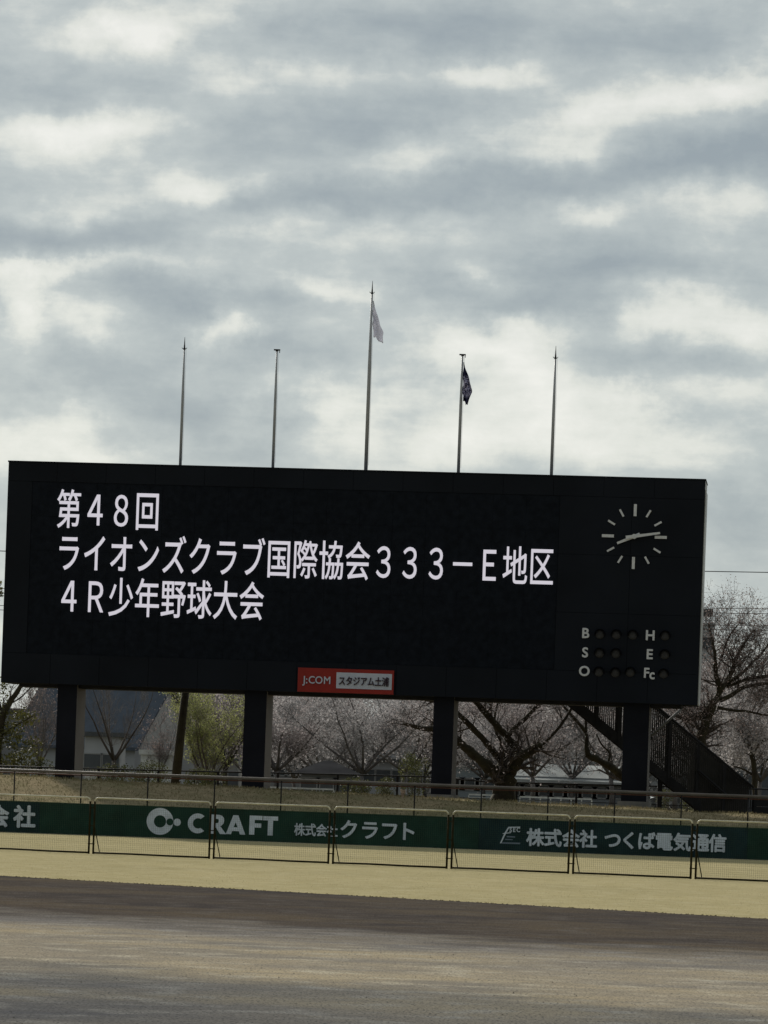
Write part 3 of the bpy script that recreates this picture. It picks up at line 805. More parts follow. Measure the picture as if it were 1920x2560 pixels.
def limb_tree(name, label, cat, limbs, D, seed, twigs=(14, 1.5, 2), wood=M_bark, flower=None, per=6, size=.09, scatter=.14, group=None, base=None, skip=0.25, fname='blossom', up=.12, spread=.55):
    """limbs: each a list of (photo x, photo y, radius m, depth offset m) tracing a real limb at distance D"""
    random.seed(seed)
    b0 = base or P(limbs[0][0][0], limbs[0][0][1], D)
    root = thing(name, label, cat, b0, 0, group)
    mb = MB(); tm = MB(); tips = []
    for lm in limbs:
        pts = [P(x, y, D + dz) - b0 for x, y, r, dz in lm]; rr = [q[2] for q in lm]
        fine = []; fr = []
        for k in range(len(pts) - 1):        # smooth and roughen the traced limb
            for s in range(4):
                t = s / 4
                p0 = pts[max(0, k-1)]; p1 = pts[k]; p2 = pts[k+1]; p3 = pts[min(len(pts)-1, k+2)]
                v = .5 * ((2*p1) + (p2-p0)*t + (2*p0-5*p1+4*p2-p3)*t*t + (3*p1-p0-3*p2+p3)*t*t*t)
                fine.append(v + rvec() * rr[k] * .12); fr.append((rr[k] * (1-t) + rr[k+1] * t) * random.uniform(.9, 1.12))
        fine.append(pts[-1]); fr.append(rr[-1])
        mb.tube(fine, fr, 9)
        nt_ = max(2, int(twigs[0] * len(fine) / 12))
        for _ in range(nt_):
            i = random.randint(int(len(fine) * skip), len(fine) - 2)
            dd = (fine[i+1] - fine[i]).normalized(); sd_ = rvec(); sd_ = (sd_ - dd * sd_.dot(dd)).normalized()
            twig(tm, tips, fine[i], (dd * .45 + sd_ * .8 + Vector((0, 0, up))).normalized(), twigs[1] * random.uniform(.6, 1.3), max(.012, fr[i] * .3), twigs[2], spread, up)
    mb.build('trunk', wood, root, True)
    tm.build('twigs', M_twig, root)
    if flower: bloom(tips, per, size, scatter, flower, fname, root)
    return root
def auto_tree(name, label, cat, px_, py_, D, height, seed, trunk_r=.16, fork=.25, nl=6, lean=.6, twigs=(5, 1.2, 2), flower=None, per=5, size=.09, scatter=.15, wood=M_bark, group=None, fname='blossom', up=.15):
    random.seed(seed)
    b0 = P(px_, py_, D); b0.z = 1.5
    root = thing(name, label, cat, b0, 0, group)
    mb = MB(); tm = MB(); tips = []
    fz = height * fork
    mb.tube([(0, 0, -.1), (random.uniform(-.1, .1), 0, fz * .5), (random.uniform(-.15, .15), 0, fz * 1.05)], [trunk_r * 1.2, trunk_r, trunk_r * .9], 9)
    top = Vector((0, 0, fz))
    for k in range(nl):
        a = 2 * pi * (k + random.random() * .6) / nl
        hor = lean * random.uniform(.6, 1.2)
        d_ = Vector((cos(a) * hor, sin(a) * hor, 1)).normalized()
        pts = [top + Vector((0, 0, -.1))]; rr = [trunk_r * .6]; q = pts[0].copy(); Ls = (height - fz) / max(.5, d_.z) * random.uniform(.75, 1.0)
        for s in range(6):
            d_ = (d_ + rvec() * .16 + Vector((0, 0, .03))).normalized(); q = q + d_ * Ls / 6; pts.append(q.copy()); rr.append(max(.012, trunk_r * .6 * (1 - (s + 1) / 6.5)))
        mb.tube(pts, rr, 7)
        for _ in range(twigs[0] * 3):
            i = random.randint(1, 5); dd = (pts[i+1] - pts[i]).normalized() if i < 6 else d_
            sd_ = rvec(); sd_ = (sd_ - dd * sd_.dot(dd)).normalized()
            twig(tm, tips, pts[i], (dd * .5 + sd_ * .7 + Vector((0, 0, up))).normalized(), twigs[1] * random.uniform(.6, 1.2), max(.01, rr[i] * .4), twigs[2], .5, up)
    mb.build('trunk', wood, root, True); tm.build('twigs', M_twigf, root)
    if flower: bloom(tips, per, size, scatter, flower, fname, root)
    return root
def shrub(name, label, px0, px1, py_top, py_bot, D, depth, m, seed, n=2500, size=.10, cat='shrub', group=None):
    random.seed(seed)
    a = P(px0, (py_top + py_bot) / 2, D); c = P(px1, (py_top + py_bot) / 2, D); zt = P((px0 + px1) / 2, py_top, D).z; zb = 1.5
    cx = (a.x + c.x) / 2; rx = (c.x - a.x) / 2; h = zt - zb
    root = thing(name, label, cat, (cx, D, zb), 0, group)
    mb = MB(); st = MB(); lobes = [(random.uniform(-.75, .75) * rx, random.uniform(-.5, .5) * depth, h * random.uniform(.45, .72), random.uniform(.3, .5)) for _ in range(max(5, int(rx * 3)))]
    for lx_, ly_, lz_, s_ in lobes:
        st.tube([(lx_ * .6, ly_ * .6, 0), (lx_, ly_, lz_)], [.04, .015], 5, False)
    per = n // len(lobes)
    for lx_, ly_, lz_, s_ in lobes:
        for _ in range(per):
            v = rvec() * random.uniform(.45, 1.0) ** .6
            p = Vector((lx_ + v.x * rx * s_ * (.9 if rx > h else 1), ly_ + v.y * depth * .6, lz_ + v.z * min(h * .5, h - lz_ + .12)))
            if p.z < .02: p.z = random.uniform(.02, .2)
            if mnoise.noise((p + root.location) * 1.7) < -.25: continue
            mb.leaf(p, size)
    st.build('stems', M_barkg, root, kind='stuff'); mb.build('foliage', m, root, kind='stuff')
    return root

# big cherry right of the third pillar: limbs traced (x, y, radius, depth)
def C(x, y): return 1120 + x / 3.7705, 1740 + y / 3.7705
def cl_(lst): return [(*C(x, y), r, dz) for x, y, r, dz in lst]
limb_tree('cherry_tree', 'big old flowering cherry with thick dark forked trunk right of the third pillar', 'tree', [
    cl_([(525, 1000, .50, 0), (530, 880, .43, 0), (530, 760, .42, 0), (520, 690, .34, 0)]),
    cl_([(480, 760, .26, 0), (400, 690, .24, -.3), (300, 600, .20, -.5), (180, 500, .17, -.6), (90, 420, .15, -.7), (-60, 330, .13, -.7), (-260, 300, .09, -.4), (-420, 260, .05, 0)]),
    cl_([(500, 720, .22, 0), (530, 590, .18, .4), (620, 505, .13, .7), (700, 505, .07, .9)]),
    cl_([(590, 720, .24, 0), (640, 620, .22, -.3), (760, 530, .19, -.5), (890, 465, .17, -.6)]),
    cl_([(640, 500, .13, .6), (570, 400, .15, .6), (470, 290, .14, .5), (370, 180, .12, .3), (270, 60, .11, .1), (120, -120, .08, 0), (-100, -260, .04, 0)]),
    cl_([(480, 590, .12, .3), (370, 450, .13, .2), (260, 330, .12, .1), (110, 180, .10, 0), (-80, 60, .07, .2), (-300, 30, .04, .3)]),
    cl_([(570, 370, .09, .8), (640, 290, .10, 1), (730, 210, .09, 1.1), (850, 80, .08, 1.3), (1000, -120, .05, 1.5)]),
    cl_([(490, 560, .07, .8), (500, 430, .06, .9), (450, 330, .05, 1), (440, 200, .04, 1), (470, 60, .03, 1)]),
    cl_([(880, 470, .05, -.4), (1010, 340, .06, -.2), (1100, 220, .05, 0), (1180, 90, .04, .2)]),
], BD + 6.5, 21, twigs=(9, 1.2, 2), flower=M_bl, per=1.1, size=.07, scatter=.15, skip=.45)
# second cherry, behind the fourth pillar
limb_tree('cherry_tree', 'flowering cherry reaching out from behind the fourth pillar beside the stairs', 'tree', [
    cl_([(1740, 990, .34, .6), (1730, 880, .30, .6), (1700, 800, .24, .5)]),
    cl_([(1700, 800, .2, .5), (1600, 720, .15, .2), (1500, 650, .14, 0), (1390, 590, .13, 0), (1320, 560, .12, 0), (1305, 460, .08, 0), (1300, 350, .07, .1), (1210, 230, .06, .1), (1080, 90, .05, .2), (960, -40, .03, .4)]),
    cl_([(1305, 420, .06, 0), (1300, 240, .055, .2), (1310, 120, .05, .4), (1330, -60, .03, .5)]),
    cl_([(1700, 790, .2, .6), (1750, 560, .16, 1.3), (1800, 300, .12, 1.8), (1750, 60, .08, 2), (1650, -200, .04, 2)]),
    cl_([(1500, 640, .05, .3), (1525, 540, .045, .4), (1450, 460, .035, .5), (1400, 360, .03, .6)]),
], BD + 7.5, 22, twigs=(3, 1.3, 2), flower=M_bl, per=2.2, size=.085, scatter=.15)
# right hand tree above the stairs
def R_(x, y): return 1700 + x / 4.2553, 1480 + y / 4.2553
def rl_(lst): return [(*R_(x, y), r, dz) for x, y, r, dz in lst]
limb_tree('cherry_tree', 'tall budding cherry with fine twigs rising at the right beside the scoreboard', 'tree', [
    rl_([(130, 2200, .26, .3), (160, 1900, .24, .2), (210, 1600, .21, .1), (270, 1400, .19, 0), (350, 1190, .18, 0)]),
    rl_([(350, 1190, .13, 0), (260, 1260, .10, 0), (170, 1340, .09, 0), (60, 1350, .08, 0), (-60, 1310, .05, .2)]),
    rl_([(350, 1190, .15, 0), (420, 1060, .12, 0), (380, 850, .09, -.2), (370, 650, .06, -.3), (330, 450, .04, -.3), (300, 330, .02, -.3)]),
    rl_([(420, 1060, .12, 0), (500, 940, .10, .2), (560, 830, .09, .3), (600, 700, .07, .4), (700, 520, .05, .5), (790, 400, .03, .5)]),
    rl_([(430, 1150, .10, 0), (560, 1090, .09, .2), (660, 1020, .08, .4), (800, 990, .06, .5), (1000, 960, .05, .6), (1200, 900, .03, .6)]),
    rl_([(500, 1010, .08, .3), (620, 960, .07, .4), (740, 920, .06, .5), (900, 900, .06, .5), (1100, 880, .04, .6)]),
    rl_([(460, 1000, .08, .3), (640, 880, .06, .6), (760, 760, .05, .7), (880, 640, .04, .8), (1000, 450, .03, .9)]),
    rl_([(400, 1230, .07, 0), (560, 1260, .06, .3), (720, 1270, .05, .4), (900, 1310, .04, .5), (1000, 1300, .03, .5)]),
    rl_([(440, 700, .05, .1), (500, 520, .04, .2), (560, 420, .03, .2), (640, 320, .02, .2)]),
], BD + 8.5, 23, twigs=(19, 1.25, 2), flower=M_bud, per=1.5, size=.06, scatter=.12, fname='buds')
limb_tree('small_tree', 'small dark crooked tree at the right edge behind the stairs', 'tree', [
    rl_([(800, 2230, .12, 0), (795, 2050, .11, 0), (790, 1900, .11, 0), (770, 1750, .11, 0), (740, 1630, .10, 0), (660, 1540, .07, 0), (590, 1430, .04, .1), (540, 1320, .02, .1)]),
    rl_([(780, 1700, .09, 0), (840, 1610, .07, 0), (950, 1550, .06, .2), (1080, 1520, .04, .3)]),
    rl_([(790, 1960, .05, 0), (700, 1900, .04, .1), (600, 1860, .03, .2), (500, 1860, .02, .2)]),
    rl_([(860, 1950, .05, .3), (890, 1830, .05, .3), (960, 1760, .04, .3), (1060, 1700, .03, .3)]),
], BD + 12, 24, twigs=(9, 1.1, 2), flower=M_bl2, per=3.5, size=.1, scatter=.16)
# rows of far cherries
row_t = [(690, 200, 6.3), (800, 225, 6.0), (905, 195, 6.2), (1010, 215, 7.6), (1105, 235, 7.2), (1210, 230, 7.0), (1330, 210, 7.4), (1430, 225, 7.8), (1530, 205, 7.6), (1690, 215, 8.6), (1800, 200, 7.8), (1900, 225, 8.8), (610, 245, 6.5)]
labs = ['far pale cherry just right of the second pillar', 'far pale cherry above the dark hipped roof', 'far cherry with a visible dark fan of limbs below the red sign', 'far cherry in thick blossom left of the third pillar',
        'far cherry showing between third pillar and the big trunk', 'far cherry blossoming behind the big forked trunk', 'far cherry above the low pale building', 'far pink cherry between the big trunk and the stairs', 'far pink cherry just left of the fourth pillar',
        'far cherry seen through the stair screen', 'far cherry showing above the stair handrail', 'far cherry at the right edge of the photo', 'far cherry half hidden by the second pillar']
for i, ((x, D, h), lab) in enumerate(zip(row_t, labs)):
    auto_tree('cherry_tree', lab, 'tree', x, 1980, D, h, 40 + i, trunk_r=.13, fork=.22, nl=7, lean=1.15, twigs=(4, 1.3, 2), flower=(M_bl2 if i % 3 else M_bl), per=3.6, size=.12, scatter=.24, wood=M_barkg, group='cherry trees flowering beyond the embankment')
back_t = [(640, 262, 7.5), (735, 270, 6.8), (850, 255, 7.2), (950, 275, 8.6), (1060, 265, 9.2), (1165, 280, 9.6), (1270, 262, 9.2), (1375, 270, 10), (1480, 260, 9.8), (1600, 275, 10), (1745, 262, 10.5), (1850, 258, 10)]
whr = ['just right of the second pillar', 'above the dark hipped roof', 'below the red sign', 'under the right end of the red sign', 'left of the third pillar', 'between third pillar and big trunk', 'above the big forked trunk', 'high above the low pale building',
       'left of the stairs', 'behind the fourth pillar', 'behind the stair screen', 'at the right edge']
for i, ((x, D, h), lab) in enumerate(zip(back_t, whr)):
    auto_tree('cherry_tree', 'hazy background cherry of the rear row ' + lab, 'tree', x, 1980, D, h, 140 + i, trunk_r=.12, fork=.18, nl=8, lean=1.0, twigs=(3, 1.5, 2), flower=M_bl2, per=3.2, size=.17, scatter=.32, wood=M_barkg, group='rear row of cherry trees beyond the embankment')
random.seed(777)
dt = MB()
for k in range(52000):
    x = random.uniform(-75, 75); y = random.uniform(395, 430)
    top = 7.0 + .055 * x + 2.6 * mnoise.noise(Vector((x * .09, y * .05, 0))) + 1.2 * mnoise.noise(Vector((x * .4, y * .2, 4)))
    z = top * random.random() ** .85
    dt.leaf(Vector((x, y, 1.5 + z)), .85)
dt.build('distant_trees', mat('distant_foliage_hazed', (0.30, 0.30, 0.30), .9, .25, .25, transl=.3, col2=(0.20, 0.205, 0.205)), kind='stuff', label='hazy grey distant belt of trees on the horizon', category='trees')  # haze of distance is put into this grey foliage colour
# bare and leafing trees on the left
auto_tree('bare_tree', 'bare spreading tree in front of the dark gabled roof', 'tree', 285, 1900, 185, 5.4, 61, trunk_r=.11, fork=.28, nl=6, lean=.8, twigs=(3, 1.0, 2), wood=M_twig, up=.3)
auto_tree('bare_tree', 'bare twiggy tree just left of the first pillar', 'tree', 100, 1900, 190, 5.0, 62, trunk_r=.10, nl=6, lean=.6, wood=M_barkg, twigs=(5, 1.0, 2), flower=M_bud, per=.8, size=.07, scatter=.1, fname='buds', up=.3)
auto_tree('bare_tree', 'bare twiggy tree between the gabled house and the slanting post', 'tree', 400, 1900, 200, 4.0, 63, trunk_r=.08, nl=5, lean=.5, wood=M_barkg, twigs=(3, .9, 2), flower=M_bud, per=1.0, size=.07, scatter=.1, fname='buds', up=.3)
auto_tree('willow_tree', 'yellow green leafing tree left of the second pillar', 'tree', 520, 1911, 170, 4.5, 64, trunk_r=.10, fork=.1, nl=8, lean=.55, wood=M_twig, twigs=(5, .95, 2), flower=M_yg, per=3.0, size=.07, scatter=.13, fname='foliage', up=.35)
auto_tree('bare_tree', 'tall bare grey tree behind the yellow green one', 'tree', 565, 1911, 205, 7.2, 65, trunk_r=.15, fork=.2, nl=8, lean=.4, twigs=(6, 1.0, 2), flower=M_bud, per=1.2, size=.08, scatter=.12, fname='buds', up=.4)
def Lf(x, y): return x / 2.592, 1680 + y / 2.592
def ll_(lst): return [(*Lf(x, y), r, dz) for x, y, r, dz in lst]
random.seed(70)
ev = limb_tree('evergreen_tree', 'dark olive evergreen tree at the left edge beside the scoreboard', 'tree', [
    ll_([(-40, 760, .22, 0), (-20, 500, .2, 0), (10, 300, .17, 0), (60, 200, .13, 0), (130, 100, .10, 0), (200, -40, .06, 0)]),
    ll_([(20, 320, .08, 0), (-5, 200, .07, 0), (-30, 60, .06, 0), (-30, -300, .04, 0)]),
    ll_([(60, 210, .03, 0), (140, 160, .03, 0), (215, 85, .025, 0), (300, 10, .02, 0)]),
    ll_([(0, 420, .05, 0), (80, 360, .04, .2), (170, 310, .03, .2), (220, 280, .02, .2)]),
], 158, 71, twigs=(4, .7, 1), skip=.1)
mb = MB(); b0 = ev.location
for (x, y, rx, rz_, n) in ((150, 300, .75, .45, 420), (60, 400, .7, .5, 600), (20, 530, .9, .6, 600), (210, 480, .45, .45, 260), (10, 100, .45, .5, 140), (160, 560, .8, .4, 350), (-20, 230, .5, .6, 300)):
    c0 = P(*Lf(x, y), 158)
    for _ in range(n):
        v = rvec() * random.random() ** .45; p = c0 + Vector((v.x * rx, v.y * .8, v.z * rz_))
        if mnoise.noise(p * 1.9) < -.18: continue
        mb.leaf(p - b0, .12)
c0 = P(0, 1480, 158)
for _ in range(900):
    v = rvec() * random.random() ** .45; p = c0 + Vector((v.x * .5 - .35, v.y * .8, v.z * .75))
    if mnoise.noise(p * 1.9) < -.15: continue
    mb.leaf(p - b0, .11)
mb.build('foliage', M_ol, ev, kind='stuff')

shrub('shrub', 'green shrub just left of the third pillar', 985, 1078, 1885, 1985, 165, .9, M_sh, 81, 2600, .075)
shrub('shrub', 'low spreading green shrub behind the dark fence mid frame', 845, 1000, 1945, 1992, 160, .8, M_sh, 82, 3000, .075)
shrub('hedge', 'low green brown hedge between the first pillar and slanting post', 212, 440, 1905, 1962, 158, .8, M_sh, 83, 4500, .075, 'hedge')
shrub('shrub', 'dark low shrubs left of the first pillar', -30, 135, 1893, 1935, 158, .8, M_sh, 84, 2600, .075)
shrub('shrub', 'low brown green bush under the yellow green tree', 450, 600, 1925, 1970, 160, .8, M_sh, 85, 2400, .075)
shrub('shrub', 'low dark bush under the stair stringer', 1640, 1760, 1975, 2025, 156, .6, M_sh, 86, 1500, .075)
# withered pale stalks on the bank
random.seed(90)
wp_ = thing('withered_plant', 'small pale withered plant on the bank crest left of the third pillar', 'plant', P(1006, 1996, 137), 0)
st = MB(); hd = MB()
for k in range(6):
    a = random.uniform(-.06, .06); st.tube([(a * .3, 0, 0), (a, 0, .16), (a * 1.6 + .02, 0, .27 + .04 * random.random())], [.008, .006, .004], 4)
    for _ in range(9): hd.leaf(Vector((a * 1.6 + random.gauss(0, .015), random.gauss(0, .02), .2 + random.uniform(-.05, .12))), .05)
M_wh = mat('withered_leaf', (0.62, 0.48, 0.38), .8, .2, 20, transl=.4)
st.build('stem', M_wh, wp_); hd.build('seed_head', M_wh, wp_)

# ------------------------------------------------------------------ things behind the board
# leaning post
lp = thing('slanting_post', 'dark thick slanting post behind the board between first and second pillars', 'post', P(437, 1962, BD + 5))
a = Vector((0, 0, -.3)); c = P(467, 1700, BD + 5) - lp.location
MB().tube([a, c * .5, c], [.19, .165, .14], 12).build('shaft', M_bark, lp, True)
MB().tube([(c * .97) + Vector((0, 0, 0)), c * 1.0], [.16, .16], 12).build('cap', M_steeld, lp)

# dark low fence behind the pillars
df = thing('dark_fence', 'low dark metal fence with single top rail behind the pillars', 'fence', (0, BD + 8, 1.5))
def DF(x, y): q = P(x, y, BD + 8); return (q.x, 0, q.z - 1.5)
line = [DF(-60, 1913), DF(230, 1922), DF(560, 1930), DF(680, 1932), DF(1070, 1942), DF(1230, 1955), DF(1500, 1962), DF(1990, 1975)]
MB().tube(line, .03, 8).build('top_rail', M_steeld, df, True)
MB().tube([(p[0], 0, .25) for p in line], .018, 6).build('bottom_rail', M_steeld, df, True)
for k in range(15):
    x = 100 + 149.5 * k - 3; x_, _, _ = DF(x, 1940)
    zt = 0
    for q0, q1 in zip(line, line[1:]):
        if q0[0] <= x_ <= q1[0]: zt = q0[2] + (q1[2] - q0[2]) * (x_ - q0[0]) / (q1[0] - q0[0])
    if zt: MB().box(x_ - .045, x_ + .045, -.03, .03, 0, zt).build('post', M_steeld, df)
# white low guard rails
M_wr = mat('white_paint_worn', (0.62, 0.63, 0.62), .6, .2, 5)
def low_rail(lab, x0, x1, yl, D):
    a = P(x0, yl, D); c = P(x1, yl + (x1 - x0) * .036, D)
    t = thing('low_white_rail', lab, 'guard rail', (a.x, D, 1.5), 0, 'low white rails beyond the bank')
    w = c.x - a.x; h = a.z - 1.5
    MB().box(0, w, -.02, .02, h - .07, h).build('rail', M_wr, t)
    MB().box(0, w, -.02, .02, h - .2, h - .15).build('rail', M_wr, t)
    n = max(2, int(w / .45)); m0 = None
    for k in range(n + 1):
        if m0 is None: o = MB().box(-.025, .025, -.018, .018, 0, h - .071).build('post', M_wr, t); m0 = o.data
        else: o = link('post', m0, t)
        o.location = (w * k / n, .04, 0)
low_rail('low white rail between the second pillar and the low shrub', 672, 835, 1966, 172)
low_rail('short low white rail left of the big cherry trunk', 1172, 1238, 1984, 172)
low_rail('long low white rail right of the big cherry trunk', 1300, 1480, 1990, 172)
# white lattice panel near the first pillar
lt = thing('lattice_panel', 'small white wire lattice panel just right of the first pillar', 'lattice', P(213, 1956, 155))
mb = MB(); q = P(246, 1922, 155) - lt.location; w_, h_ = q.x, q.z
for k in range(9): mb.box(w_ * k / 8 - .008, w_ * k / 8 + .008, -.006, .006, 0, h_)
for k in range(6): mb.box(0, w_, -.014, -.0061, h_ * k / 5 - .008, h_ * k / 5 + .008)
mb.build('grid_wire', M_wr, lt)
MB().box(-.02, w_ + .02, -.03, .03, -.06, -.01).build('base_bar', M_wr, lt)
# little pipes on the crest
for lab, x in (('thin pale vertical pipe on the bank crest left of the hooked one', 423), ('hooked pale standpipe on the bank crest beside the slanting post', 456)):
    t = thing('standpipe', lab, 'pipe', (P(x, 1968, 139.5).x, 139.5, 1.55))
    if x == 423: MB().tube([(0, 0, 0), (0, 0, .42)], .016, 6).build('pipe', M_galv, t); MB().tube([(0, 0, .42), (0, 0, .46)], .024, 6).build('cap', M_galv, t)
    else: MB().tube([(0, 0, 0), (0, 0, .42), (-.02, 0, .46), (-.1, 0, .46), (-.11, 0, .42)], .018, 6).build('pipe', M_galv, t, True); MB().tube([(0, -.0, .3), (0, -.06, .3)], .02, 6).build('tap', M_galv, t)

# staircase behind the fourth pillar
SDp = BD + 4.5
sp = BD / 1
M_scr2 = mat('stair_screen_dark', (0.034, 0.033, 0.031), .9, .4, .9, spec=.05)
sA = P(1416, 1742, SDp); sB = P(1742, 2010, SDp)
stair = thing('staircase', 'dark steel staircase with screened sides climbing behind the fourth pillar', 'staircase', (sB.x, SDp, sB.z))
run = sA - sB; rl = Vector((run.x, 0, run.z))
WST = 1.3
for yy in (0, WST):
    mb = MB(); p0 = Vector((.15, yy, -.1)); p1 = rl + Vector((0, yy, 0))
    mb.prism([(p0.x, p0.z - .22), (p1.x, p1.z - .22), (p1.x, p1.z + .22), (p0.x, p0.z + .22)], yy - .04, yy + .04)
    mb.build('stringer', M_steeld, stair)
    hr = 2.45
    e0 = P(1884, 1969, SDp) - stair.location; e0.y = yy
    e1 = Vector((rl.x, yy, rl.z + hr))
    MB().tube([e0, e1], .045, 8).build('handrail', M_steeld, stair, True)
    # infill slats
    mb = MB(); n = int((e0.x - rl.x) / .075)
    for k in range(n):
        x = rl.x + .03 + k * .075
        t = (x - rl.x) / (e0.x - rl.x); zt = e1.z + (e0.z - e1.z) * t - .04
        zb = rl.z * (x / rl.x) + .2 if x < 0 else -.35
        if zt - zb < .05: continue
        mb.box(x - .021, x + .021, yy - .01, yy + .01, max(zb, -.35), zt)
    mb.build('screen', M_scr2, stair)
    for xs in (1490, 1545, 1610, 1673, 1745, 1813):
        x = P(xs, 1900, SDp).x - stair.location.x
        t = (x - rl.x) / (e0.x - rl.x); zt = e1.z + (e0.z - e1.z) * t
        zb = rl.z * (x / rl.x) - .15 if x < 0 else -.4
        MB().box(x - .05, x + .05, yy - .061, yy - .011, zb, zt).build('post', M_steeld, stair)
    c0 = P(1745, 1925, SDp) - stair.location; c1 = P(1830, 2000, SDp) - stair.location
    MB().tube([(c0.x, yy - .1, c0.z), (c1.x, yy - .1, c1.z)], .05, 6).build('brace', M_steeld, stair)
ns = 20; sm = None
for k in range(ns):
    t = (k + .5) / ns
    if sm is None: o = MB().box(-.15, .15, .05, WST - .05, -.02, .02).build('step', M_steeld, stair); sm = o.data
    else: o = link('step', sm, stair)
    o.location = (rl.x * t, 0, rl.z * t + .05)
for xs, yb in ((1655, 1.0), (1580, 1.0)):
    x = P(xs, 1900, SDp).x - stair.location.x; MB().box(x - .09, x + .09, .5, .68, -.6, rl.z * (x / rl.x) - .2).build('support_column', M_steeld, stair)
br = thing('brace_pipe', 'slanting steel pipe brace right of the fourth pillar', 'brace', P(1625, 1842, BD + 3.2))
MB().tube([(0, 0, 0), P(1706, 1770, BD + 3.2) - br.location], .045, 8).build('pipe', mat('brace_grey', (0.13, 0.13, 0.13), .7, .2, 3), br, True)
MB().box(-.1, .1, -.03, .03, -.1, .1).build('end_plate', M_steeld, br)
lw = thing('low_dark_wall', 'low dark slatted wall at the foot of the stairs, right edge', 'wall', (P(1884, 1990, SDp).x, SDp, 1.2))
for k in range(3): MB().box(.02, 6, -.05 + k * .001, .05, .05 + k * .29, .32 + k * .29).build('board', M_steeld, lw)
for xx in (0.0, 1.5, 3.0, 4.5): MB().box(xx - .05, xx + .05, .051, .15, 0, .95).build('post', M_steeld, lw)

# ------------------------------------------------------------------ buildings beyond
def wallmat(n, c, v=.08): return mat(n, c, .85, v, .8)
M_glass = mat('window_glass', (0.05, 0.06, 0.07), .12, .2, 1, spec=.6)
M_wf = mat('window_frame', (0.3, 0.3, 0.3), .5, .1)
def window(parent, x, y, z, w, h):
    f = MB(); f.box(x, x + w, y - .05, y - .003, z, z + .07).box(x, x + w, y - .05, y - .003, z + h - .07, z + h).box(x, x + .07, y - .05, y - .003, z + .0701, z + h - .0701).box(x + w - .07, x + w, y - .05, y - .003, z + .0701, z + h - .0701)
    o = f.build('window', M_wf, parent)
    MB().box(x + .071, x + w - .071, y - .03, y - .003, z + .071, z + h - .071).build('pane', M_glass, o)
def block(name, label, cat, x0, x1, ytop, D, depth, wm, rm, wins=(0, 0, 1.2, 1.2), roof='flat', eave=.3, ridge_y=None, group=None):
    a = P(x0, ytop + (0), D); c = P(x1, ytop + (x1 - x0) * .036, D)
    X0, X1 = a.x, c.x; h = a.z - 1.5; w = X1 - X0
    b_ = thing(name, label, cat, (X0, D, 1.5), 0, group)
    MB().box(0, w, 0, depth, 0, h).build('wall', wm, b_)
    nx_, nz_, ww, wh = wins
    for i in range(nx_):
        for j in range(nz_):
            fl = h / max(1, nz_)
            window(b_, w * (i + .5) / nx_ - ww / 2, 0, fl * j + (fl - wh) / 2, ww, wh)
    if roof == 'flat':
        MB().box(-eave, w + eave, -eave, depth + eave, h, h + .25).build('roof', rm, b_)
    elif roof == 'hip':
        zr_ = P(x0, ridge_y, D).z - 1.5; r = MB(); i = 0; e = eave; k = min(w, depth) * .42
        r.v = [(-e, -e, h), (w + e, -e, h), (w + e, depth + e, h), (-e, depth + e, h), (k, depth / 2, zr_), (w - k, depth / 2, zr_)]
        r.f = [(0, 1, 5, 4), (1, 2, 5), (2, 3, 4, 5), (3, 0, 4), (0, 3, 2, 1)]
        r.build('roof', rm, b_)
    elif roof == 'gable':   # ridge along x
        zr_ = P(x0, ridge_y, D).z - 1.5; r = MB(); e = eave
        r.v = [(-e, -e, h - .2), (w + e, -e, h - .2), (w + e, depth / 2, zr_), (-e, depth / 2, zr_), (w + e, depth + e, h - .2), (-e, depth + e, h - .2)]
        r.v += [(x, y, z - .18) for x, y, z in r.v]
        r.f = [(0, 1, 2, 3), (3, 2, 4, 5), (6, 9, 8, 7), (9, 11, 10, 8), (0, 6, 7, 1), (5, 4, 10, 11), (1, 7, 8, 2), (2, 8, 10, 4), (0, 3, 9, 6), (3, 5, 11, 9)]
        r.build('roof', rm, b_)
        g_ = MB()
        for xx in (0, w - .15): 
            i = len(g_.v); g_.v += [(xx, 0, h), (xx, depth, h), (xx, depth / 2, zr_ - .2), (xx + .15, 0, h), (xx + .15, depth, h), (xx + .15, depth / 2, zr_ - .2)]
            g_.f += [(i, i+2, i+1), (i+3, i+4, i+5), (i, i+3, i+5, i+2), (i+1, i+2, i+5, i+4)]
        g_.build('gable_wall', wm, b_)
    return b_
M_slate = mat('roof_slate', (0.085, 0.10, 0.125), .9, .12, 1.5, spec=.05)
M_roofg = mat('roof_grey', (0.10, 0.105, 0.11), .9, .12, 1, spec=0)
M_roofp = mat('roof_pale', (0.36, 0.38, 0.38), .8, .12, 1, spec=.05)
M_roofd = mat('roof_dark_brown', (0.04, 0.04, 0.043), .95, .2, 1, spec=0)
# gabled house: turned so its right gable shows
hb = thing('gabled_house', 'house with a large dark slate gable roof left of the slanting post', 'house', P(200, 1985, 250) + Vector((-1.5, 0, 0)), radians(-24))
hb.location.z = 1.5
hw, hd, hh, hz = 5.6, 8.5, 3.1, 7.2
MB().box(-3.2, hw, 0, hd, 0, hh).build('wall', wallmat('wall_pale_grey', (0.36, 0.37, 0.39)), hb)
e = .45; r = MB()
r.v = [(-3.2 - e, -e, hh - .35), (hw + e, -e, hh - .35), (hw + e, hd / 2, hz), (-3.2 - e, hd / 2, hz), (hw + e, hd + e, hh - .35), (-3.2 - e, hd + e, hh - .35)]
r.v += [(x, y, z - .2) for x, y, z in r.v]
r.f = [(0, 1, 2, 3), (3, 2, 4, 5), (6, 9, 8, 7), (9, 11, 10, 8), (0, 6, 7, 1), (5, 4, 10, 11), (1, 7, 8, 2), (2, 8, 10, 4), (0, 3, 9, 6), (3, 5, 11, 9)]
r.build('roof', M_slate, hb)
